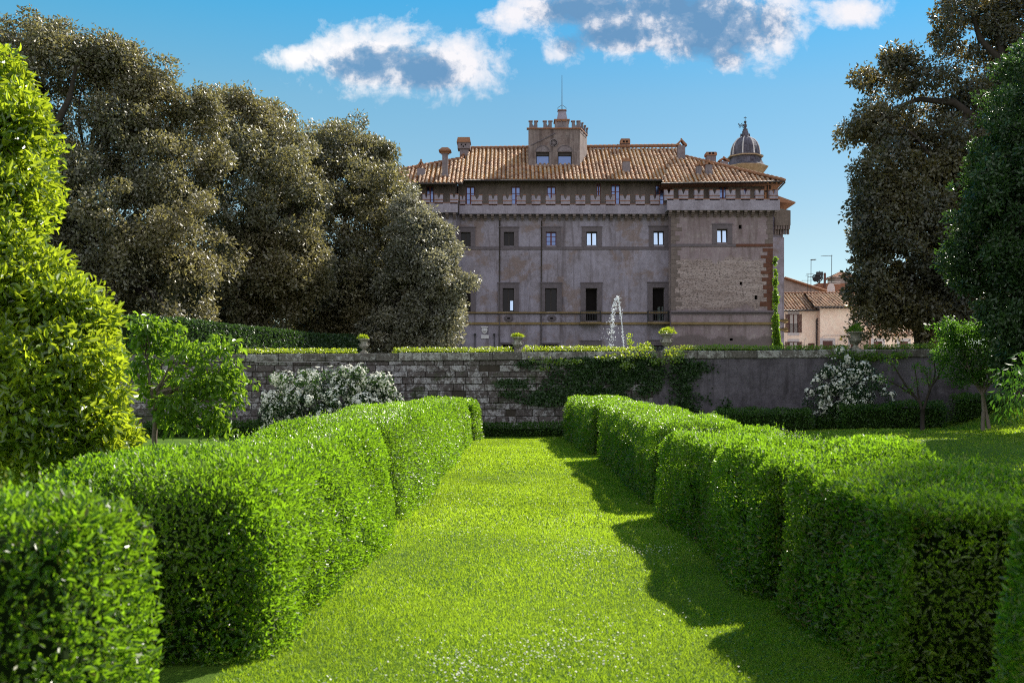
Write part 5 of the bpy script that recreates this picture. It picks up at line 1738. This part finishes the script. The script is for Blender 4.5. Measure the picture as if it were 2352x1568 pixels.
def houses():
    GH = 'village houses beyond the wall at right'
    # house A
    d = 112.0
    xa, xb = PX(1785, d), PX(1882, d); ze = PZ(711, d)
    g = thing('pink_house', ((xa + xb) / 2, d, 3.0), 'pink rendered house with a brown shuttered window beside the castle', 'house', GH)
    mb = MB(); mb.box(xa, xb, d, d + 9, 3.0, ze); mb.build('wall', M['pink'], g)
    run, rise = 4.5, PZ(675, d + 4.5) - ze
    rf = tiled('roof', (xa, d - .6, ze - .1), (1, 0, 0), (0, run + .6, rise + .1), [(0, 0), (xb - xa + .3, 0), (xb - xa + .3, math.hypot(run + .6, rise)), (0, math.hypot(run + .6, rise))], 'tile', g)
    ridge_tiles('ridge', (xa, d + run, ze + rise + .05), (xb + .3, d + run, ze + rise + .05), rf, .14)
    mb = MB(); mb.quad((xa, d + run, ze + rise), (xb + .3, d + run, ze + rise), (xb + .3, d + 9.5, ze - .2), (xa, d + 9.5, ze - .2)); mb.build('back_slope', M['capt'], rf)
    mb = MB(); mb.tube([(xa, d - .66, ze - .16), (xb + .3, d - .66, ze - .12)], .09, 8); mb.build('gutter', M['gutter'], rf, True)
    x0, y0 = s7(235, 1010); x1, y1 = s7(452, 1260)
    shuttered(x0, x1, y0, y1, d, g, grille=True)
    x0, y0 = s7(232, 1383); x1, y1 = s7(452, 1530)
    shuttered(x0, x1, y0, y1, d, g)
    x0, y0 = s7(540, 1402); x1, _ = s7(625, 1402); closed_door(x0, x1, y0, d, g, False)
    mb = MB()
    mb.tube([P(*s7(700, 930), d - .2), P(*s7(703, 1030), d - .2), P(*s7(690, 1060), d - .2), P(*s7(658, 1080), d - .2), P(*s7(655, 1480), d - .2)], .085, 8)
    mb.build('drainpipe', M['gutter'], g, True)
    mb = MB(); mb.tube([P(*s7(492, 1480), d - .03), P(*s7(496, 1350), d - .03), P(*s7(518, 1338), d - .03)], .02, 5); mb.build('conduit', M['palegrey'], g)
    # house B
    d = 111.0
    xa, xb = PX(1884, d), PX(2004, d); ze = PZ(703, d)
    g = thing('pink_house', ((xa + xb) / 2, d, 3.0), 'taller plain pink house with a drainpipe, partly behind the holm oak', 'house', GH)
    mb = MB(); mb.box(xa, xb, d, d + 9, 3.0, ze); mb.build('wall', M['pink'], g)
    run, rise = 4.5, PZ(674, d + 4.5) - ze
    rf = tiled('roof', (xa - .9, d - .7, ze - .1), (1, 0, 0), (0, run + .7, rise + .1), [(0, 0), (xb - xa + 1, 0), (xb - xa + 1, math.hypot(run + .7, rise)), (0.5, math.hypot(run + .7, rise))], 'tile', g)
    ridge_tiles('ridge', (xa - .5, d + run, ze + rise + .05), (xb, d + run, ze + rise + .05), rf, .14)
    mb = MB(); mb.quad((xa - .5, d + run, ze + rise), (xb, d + run, ze + rise), (xb, d + 9.5, ze - .2), (xa - .5, d + 9.5, ze - .2)); mb.build('back_slope', M['capt'], rf)
    mb = MB()
    mb.tube([(xa - .9, d - .76, ze - .16), (xb, d - .76, ze - .16)], .08, 8)
    for i in range(14):
        x = xa + (xb - xa) * (i + .5) / 14; mb.box(x - .06, x + .06, d - .6, d - .003, ze - .28, ze - .14)
    mb.build('gutter', M['gutter'], rf)
    x0, y0 = s7(735, 1370); x1, _ = s7(868, 1370); closed_door(x0, x1, y0, d, g)
    x0, y0 = s7(1115, 1375); x1, _ = s7(1248, 1375); closed_door(x0, x1, y0, d, g)
    mb = MB(); mb.tube([P(*s7(725, 1400), d - .03), P(*s7(728, 1320), d - .03), P(*s7(760, 1298), d - .03), P(*s7(1090, 1295), d - .03)], .03, 5)
    mb.tube([P(*s7(938, 1470), d - .03), P(*s7(940, 1345), d - .03), P(*s7(985, 1342), d - .03)], .02, 5); mb.build('conduit', M['palegrey'], g)
    # house C low
    d = 106.0
    xa, xb = PX(2006, d), PX(2150, d); ze = PZ(768, d)
    g = thing('low_pink_house', ((xa + xb) / 2, d, 3.0), 'low pink building with brown openings under the holm oak branches', 'house', GH)
    mb = MB(); mb.box(xa, xb, d, d + 7, 3.0, ze); mb.build('wall', M['pink'], g)
    rise = 1.9
    rf = tiled('roof', (xa, d - .5, ze - .1), (1, 0, 0), (0, 4, rise), [(0, 0), (xb - xa, 0), (xb - xa, 4.4), (0, 4.4)], 'tile', g)
    for a, b in ((1420, 1533), (1770, 1880)):
        x0, y0 = s7(a, 1378); x1, _ = s7(b, 1378); closed_door(x0, x1, y0, d, g)
    mb = MB(); mb.tube([P(*s7(1375, 1290), d - .1), P(*s7(1372, 1480), d - .1)], .07, 6); mb.build('drainpipe', M['capt'], g)
    # gabled house behind
    d = 124.0
    g = thing('gabled_house', (PX(1850, d), d, 3.0), 'grey gabled house with a long sloping tile verge behind the pink house', 'house', GH)
    pts = [(PX(1790, d), 3.0), (PX(1905, d), 3.0), (PX(1905, d), PZ(672, d)), (PX(1803, d), PZ(640, d)), (PX(1790, d), PZ(645, d))]
    mb = MB(); mb.prism(pts, d, d + 8); mb.build('wall', M['greywall'], g)
    mb = MB()
    A = Vector((PX(1801, d), d - .4, PZ(638, d))); B = Vector((PX(1910, d), d - .4, PZ(673, d)))
    for j in range(5):
        n = 26
        for i in range(n):
            p = A.lerp(B, i / n); q = A.lerp(B, (i + 1.1) / n); o_ = Vector((0, j * .34, .02))
            mb.tube([p + o_, q + o_ + Vector((0, 0, -.05))], [.12, .15], 6, random.random())
    mb.quad(A + Vector((0, 0, 0)), B, B + Vector((0, 9, 0)), A + Vector((0, 9, 0)))
    mb.build('roof', M['capt'], g)
    d2 = 121.0
    g2 = thing('small_roofed_house', (PX(1810, d2), d2, 3.0), 'low tiled lean-to roof between castle and gabled house', 'house', GH)
    mb = MB(); mb.prism([(PX(1780, d2), 3.0), (PX(1835, d2), 3.0), (PX(1835, d2), PZ(690, d2)), (PX(1780, d2), PZ(690, d2))], d2, d2 + 2); mb.build('wall', M['greywall'], g2)
    za, zb = PZ(688, d2), PZ(666, d2 + 2.2)
    tiled('roof', (PX(1780, d2), d2 - .4, za - .3), (1, 0, 0), (0, 2.6, zb - za + .3), [(0, 0), (PX(1850, d2) - PX(1780, d2), 0), (PX(1808, d2) - PX(1780, d2), 3), (0, 3)], 'tile', g2)
    # little tower with pyramid roof
    d = 135.0
    x0, z1 = PX(s7(895, 0)[0], d), PZ(s7(0, 515)[1], d); x1 = PX(1962, d)
    g = thing('roof_turret_house', ((x0 + x1) / 2, d, 3.0), 'small grey turret with a pyramid tile roof far behind the pink houses', 'house', GH)
    mb = MB(); mb.box(x0, x1, d, d + 3, 3.0, z1); mb.build('wall', M['greywall'], g)
    m = (x0 + x1) / 2; zt = PZ(s7(0, 430)[1], d)
    mb = MB()
    e = [(x0 - .3, d - .3, z1 + .01), (x1 + .3, d - .3, z1 + .01), (x1 + .3, d + 3.3, z1 + .01), (x0 - .3, d + 3.3, z1 + .01)]; ap = (m, d + 1.5, zt)
    for i in range(4): mb.poly([e[i], e[(i + 1) % 4], ap])
    for i in range(4): mb.tube([e[i], ap], .14, 6)
    for i in range(14):
        t = i / 14; p = Vector(e[0]).lerp(Vector(e[1]), t + .02); q = p.lerp(Vector(ap), .95 * (1 - abs(t - .5) * 1.6)); mb.tube([p, q], .1, 6)
    mb.build('roof', M['capt'], g)
    # brick terrace with chimney
    d = 130.0
    xa, xb = PX(s7(675, 0)[0], d), PX(1962, d)
    g = thing('terrace_house', ((xa + xb) / 2, d, 3.0), 'brown flat roofed house with a tall dark chimney pipe behind the pink houses', 'house', GH)
    mb = MB(); mb.box(xa, xb, d, d + 4, 3.0, PZ(s7(0, 595)[1], d)); mb.build('wall', M['brick'], g)
    mb = MB()
    x = PX(s7(752, 0)[0], d); mb.box(x - .12, x + .12, d - .5, d - .25, PZ(s7(0, 660)[1], d), PZ(s7(0, 462)[1], d)); mb.build('chimney', M['shutter'], g)
    mb = MB()
    for yy in (520, 580, 605):
        a = P(*s7(800 if yy < 600 else 860, yy), d - .6); b = P(*s7(975, yy - 6), d - .6); mb.tube([a, b], .035, 5)
    mb.build('railing', M['palegrey'], g)
    # antennas
    GA = 'aerials on the village roofs'
    def antenna(x, y0, y1, arms, label, d=122.0):
        b = P(*s7(x, y1), d)
        mb = MB(); mb.tube([b, P(*s7(x + 3, y0), d)], .035, 5)
        for yy, xl, xr, r in arms:
            mb.tube([P(*s7(xl, yy), d), P(*s7(xr, yy - 5), d)], r, 5)
            n = int((xr - xl) / 14)
            for k in range(n + 1):
                p = Vector(P(*s7(xl + (xr - xl) * k / max(n, 1), yy), d))
                mb.tube([p + Vector((0, -.35, 0)), p + Vector((0, .35, 0))], r * .6, 4)
        o = mb.build('television_aerial', M['iron'], org=b)
        tag(o, label, 'aerial', GA)
    antenna(577, 275, 740, [(280, 580, 640, .05), (470, 520, 610, .015), (512, 540, 605, .02)], 'tall thin mast with a short arm at its top, left of the weather vane')
    antenna(855, 215, 740, [(228, 720, 860, .02), (516, 800, 905, .03)], 'tallest aerial mast with one long arm near its top', 121.5)
    antenna(535, 485, 700, [(490, 512, 545, .02), (560, 455, 600, .012)], 'short aerial nearest to the castle side')
    antenna(1042, 420, 690, [(440, 1030, 1050, .03)], 'plain pole in front of the far turret', 128.5)
    # wrought vane
    b = P(*s7(694, 600), 140.0)
    mb = MB(); mb.tube([b, P(*s7(694, 430), 140)], .05, 5)
    mb.box(*(lambda p: (p[0] - .45, p[0] + .45, p[1] - .2, p[1] + .2, p[2] - .3, p[2] + .25))(P(*s7(694, 467), 140)))
    for a, c in ((635, 512), (650, 535), (665, 510), (680, 535), (700, 515), (640, 540), (660, 520), (692, 560), (705, 540)):
        p = P(*s7(a, c), 140); mb.tube([(p[0] + .35 * math.cos(t), p[1], p[2] + .3 * math.sin(t)) for t in np.linspace(0, 5, 8)], .1, 5)
    tag(mb.build('weather_vane', M['iron'], org=b), 'scrolled iron weather vane above the village roofs', 'weather vane')
    # dish
    p = P(*s7(830, 680), 120.0)
    mb = MB()
    n = 16
    pr = [(.001, 0), (.35, .05), (.62, .15), (.8, .27)]
    mb.lathe(pr, (0, 0, 0), n)
    mb.v = [(p[0] + a * .6 + c * .3, p[1] - c, p[2] + b * .95) for a, b, c in mb.v]
    mb.tube([(p[0], p[1] + .1, p[2]), (p[0] + .2, p[1] + .3, p[2] - 1.2)], .05, 6)
    mb.tube([(p[0], p[1] - .1, p[2] - .6), (p[0] + .3, p[1] - .8, p[2])], .03, 5)
    tag(mb.build('satellite_dish', M['palegrey'], org=p), 'pale satellite dish on the pink house roof', 'satellite dish')


houses()


# ------------------------------------------------------------------ light, sky, camera
AZ, ELV = math.radians(40), math.radians(39.5)
sd = Vector((math.sin(AZ) * math.cos(ELV), math.cos(AZ) * math.cos(ELV), math.sin(ELV)))
li = bpy.data.lights.new('sun', 'SUN'); li.energy = 4.4; li.angle = math.radians(.53); li.color = (1.0, .93, .82)
so = bpy.data.objects.new('sun', li); COL.objects.link(so)
so.rotation_euler = sd.to_track_quat('Z', 'Y').to_euler()
so.location = (0, 0, 60)


def world():
    w = bpy.data.worlds.new('World'); SC.world = w; w.use_nodes = True
    nt = w.node_tree; nt.nodes.clear()
    out = nt.nodes.new('ShaderNodeOutputWorld')
    sky = N(nt, 'ShaderNodeTexSky', sky_type='NISHITA', sun_disc=False, sun_elevation=ELV, sun_rotation=AZ, altitude=300, air_density=.7, dust_density=0.0, ozone_density=3.0)
    co = nt.nodes.new('ShaderNodeTexCoord').outputs['Generated']
    sx = N(nt, 'ShaderNodeSeparateXYZ', {'Vector': co})
    yy = math_(nt, 'MAXIMUM', sx.outputs['Y'], .02)
    u = math_(nt, 'DIVIDE', sx.outputs['X'], yy); v = math_(nt, 'DIVIDE', sx.outputs['Z'], yy)
    uv = N(nt, 'ShaderNodeCombineXYZ', {'X': u, 'Y': v, 'Z': 0.0}).outputs[0]
    wv = N(nt, 'ShaderNodeTexNoise', {'Vector': uv, 'Scale': 7.0, 'Detail': 4})
    uvd = N(nt, 'ShaderNodeVectorMath', {0: uv, 1: N(nt, 'ShaderNodeVectorMath', {0: wv.outputs['Color'], 1: (.05, .035, 0)}, operation='MULTIPLY').outputs[0]}, operation='ADD').outputs[0]
    big = noise(nt, uvd, 20, 14, .6); fine = noise(nt, uvd, 75, 10, .65)
    def ell(px, py, rx, ry):
        a = math_(nt, 'DIVIDE', math_(nt, 'SUBTRACT', u, (px - CX) / F), rx / F)
        b = math_(nt, 'DIVIDE', math_(nt, 'SUBTRACT', v, (HY - py) / F), ry / F)
        return math_(nt, 'SUBTRACT', 1.0, math_(nt, 'SQRT', math_(nt, 'ADD', math_(nt, 'MULTIPLY', a, a), math_(nt, 'MULTIPLY', b, b))))
    def union(es):
        r = ell(*es[0])
        for e in es[1:]: r = math_(nt, 'SMOOTH_MAX', r, ell(*e), .3)
        return r
    n0 = math_(nt, 'SUBTRACT', big, .5); n1 = math_(nt, 'SUBTRACT', fine, .5)
    # the whitest, sunlit puffs form a torn rim; the thick middles are grey blue
    body = union([(850, 128, 175, 92), (1000, 148, 180, 92), (930, 120, 120, 60), (690, 132, 110, 36), (1240, 30, 140, 62), (1440, 40, 190, 92), (1640, 45, 200, 112), (1780, 50, 90, 96), (1300, 110, 60, 50), (1960, 26, 100, 42), (1670, 140, 60, 36)])
    core = union([(845, 156, 108, 46), (975, 168, 118, 42), (1620, 70, 180, 84), (1430, 85, 130, 44), (1350, 20, 110, 46), (1530, 20, 110, 50)])
    den = math_(nt, 'ADD', math_(nt, 'ADD', body, math_(nt, 'MULTIPLY', math_(nt, 'MAXIMUM', core, 0.0), .9)), math_(nt, 'ADD', math_(nt, 'MULTIPLY', n0, 2.1), math_(nt, 'MULTIPLY', n1, .8)))
    alpha = ramp(nt, den, [(.0, 0.0), (.16, .2), (.4, .7), (.75, 1.0)])
    sh = math_(nt, 'ADD', core, math_(nt, 'ADD', math_(nt, 'MULTIPLY', n0, -3.4), math_(nt, 'MULTIPLY', n1, -1.6)))
    shade = ramp(nt, math_(nt, 'ADD', sh, .3), [(.0, 0.0), (.3, .35), (.62, .85), (.95, 1.0)])
    lit = (6.3, 6.2, 6.5); drk = (1.0, 2.15, 3.7)
    cc = mixc(nt, shade, lit, drk)
    elev = math_(nt, 'DIVIDE', sx.outputs['Z'], .5)
    clear = mixc(nt, 1.0, sky.outputs[0], ramp(nt, elev, [(0.0, (1.1, .88, .64)), (.3, (1.1, .98, .70)), (.56, (.84, 1.12, .91)), (.74, (.36, 1.2, 1.16))]), 'MULTIPLY')
    front = math_(nt, 'GREATER_THAN', sx.outputs['Y'], .02)
    col = mixc(nt, math_(nt, 'MULTIPLY', alpha, front), clear, cc)
    side = math_(nt, 'ADD', math_(nt, 'MULTIPLY', sx.outputs['X'], 1.0), .5)
    col = mixc(nt, 1.0, col, ramp(nt, side, [(.05, (1.22, 1.22, 1.12)), (.5, (1, 1, 1))]), 'MULTIPLY')
    # unseen bright cloud added behind the camera, to fill the shaded fronts
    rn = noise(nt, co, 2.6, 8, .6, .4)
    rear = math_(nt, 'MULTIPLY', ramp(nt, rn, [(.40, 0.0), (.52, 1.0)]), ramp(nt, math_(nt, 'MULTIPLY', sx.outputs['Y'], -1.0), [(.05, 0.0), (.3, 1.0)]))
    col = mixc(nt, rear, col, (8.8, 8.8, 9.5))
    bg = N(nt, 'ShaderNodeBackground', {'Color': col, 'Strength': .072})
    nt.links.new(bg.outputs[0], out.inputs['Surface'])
    w.cycles.sampling_method = 'AUTOMATIC'


world()

cam = bpy.data.cameras.new('camera'); cam.lens = 35; cam.sensor_width = 36; cam.sensor_fit = 'HORIZONTAL'
cam.shift_y = (HY - 784) / 2352
cam.clip_start = .1; cam.clip_end = 3000
cam.dof.use_dof = True; cam.dof.focus_distance = 45; cam.dof.aperture_fstop = 3.5
co = bpy.data.objects.new('camera', cam); COL.objects.link(co)
co.location = (0, 0, EYE); co.rotation_euler = (math.radians(90), 0, 0)
SC.camera = co
SC.view_settings.view_transform = 'Standard'
SC.view_settings.look = 'None'
SC.view_settings.exposure = 1.05
SC.view_settings.gamma = 1.0
SC.cycles.use_denoising = False
SC.cycles.pixel_filter_type = 'BLACKMAN_HARRIS'
SC.cycles.filter_width = 1.1
SC.cycles.max_bounces = 6
SC.cycles.diffuse_bounces = 4
SC.cycles.glossy_bounces = 2
SC.cycles.transmission_bounces = 4
SC.cycles.caustics_reflective = False
SC.cycles.caustics_refractive = False
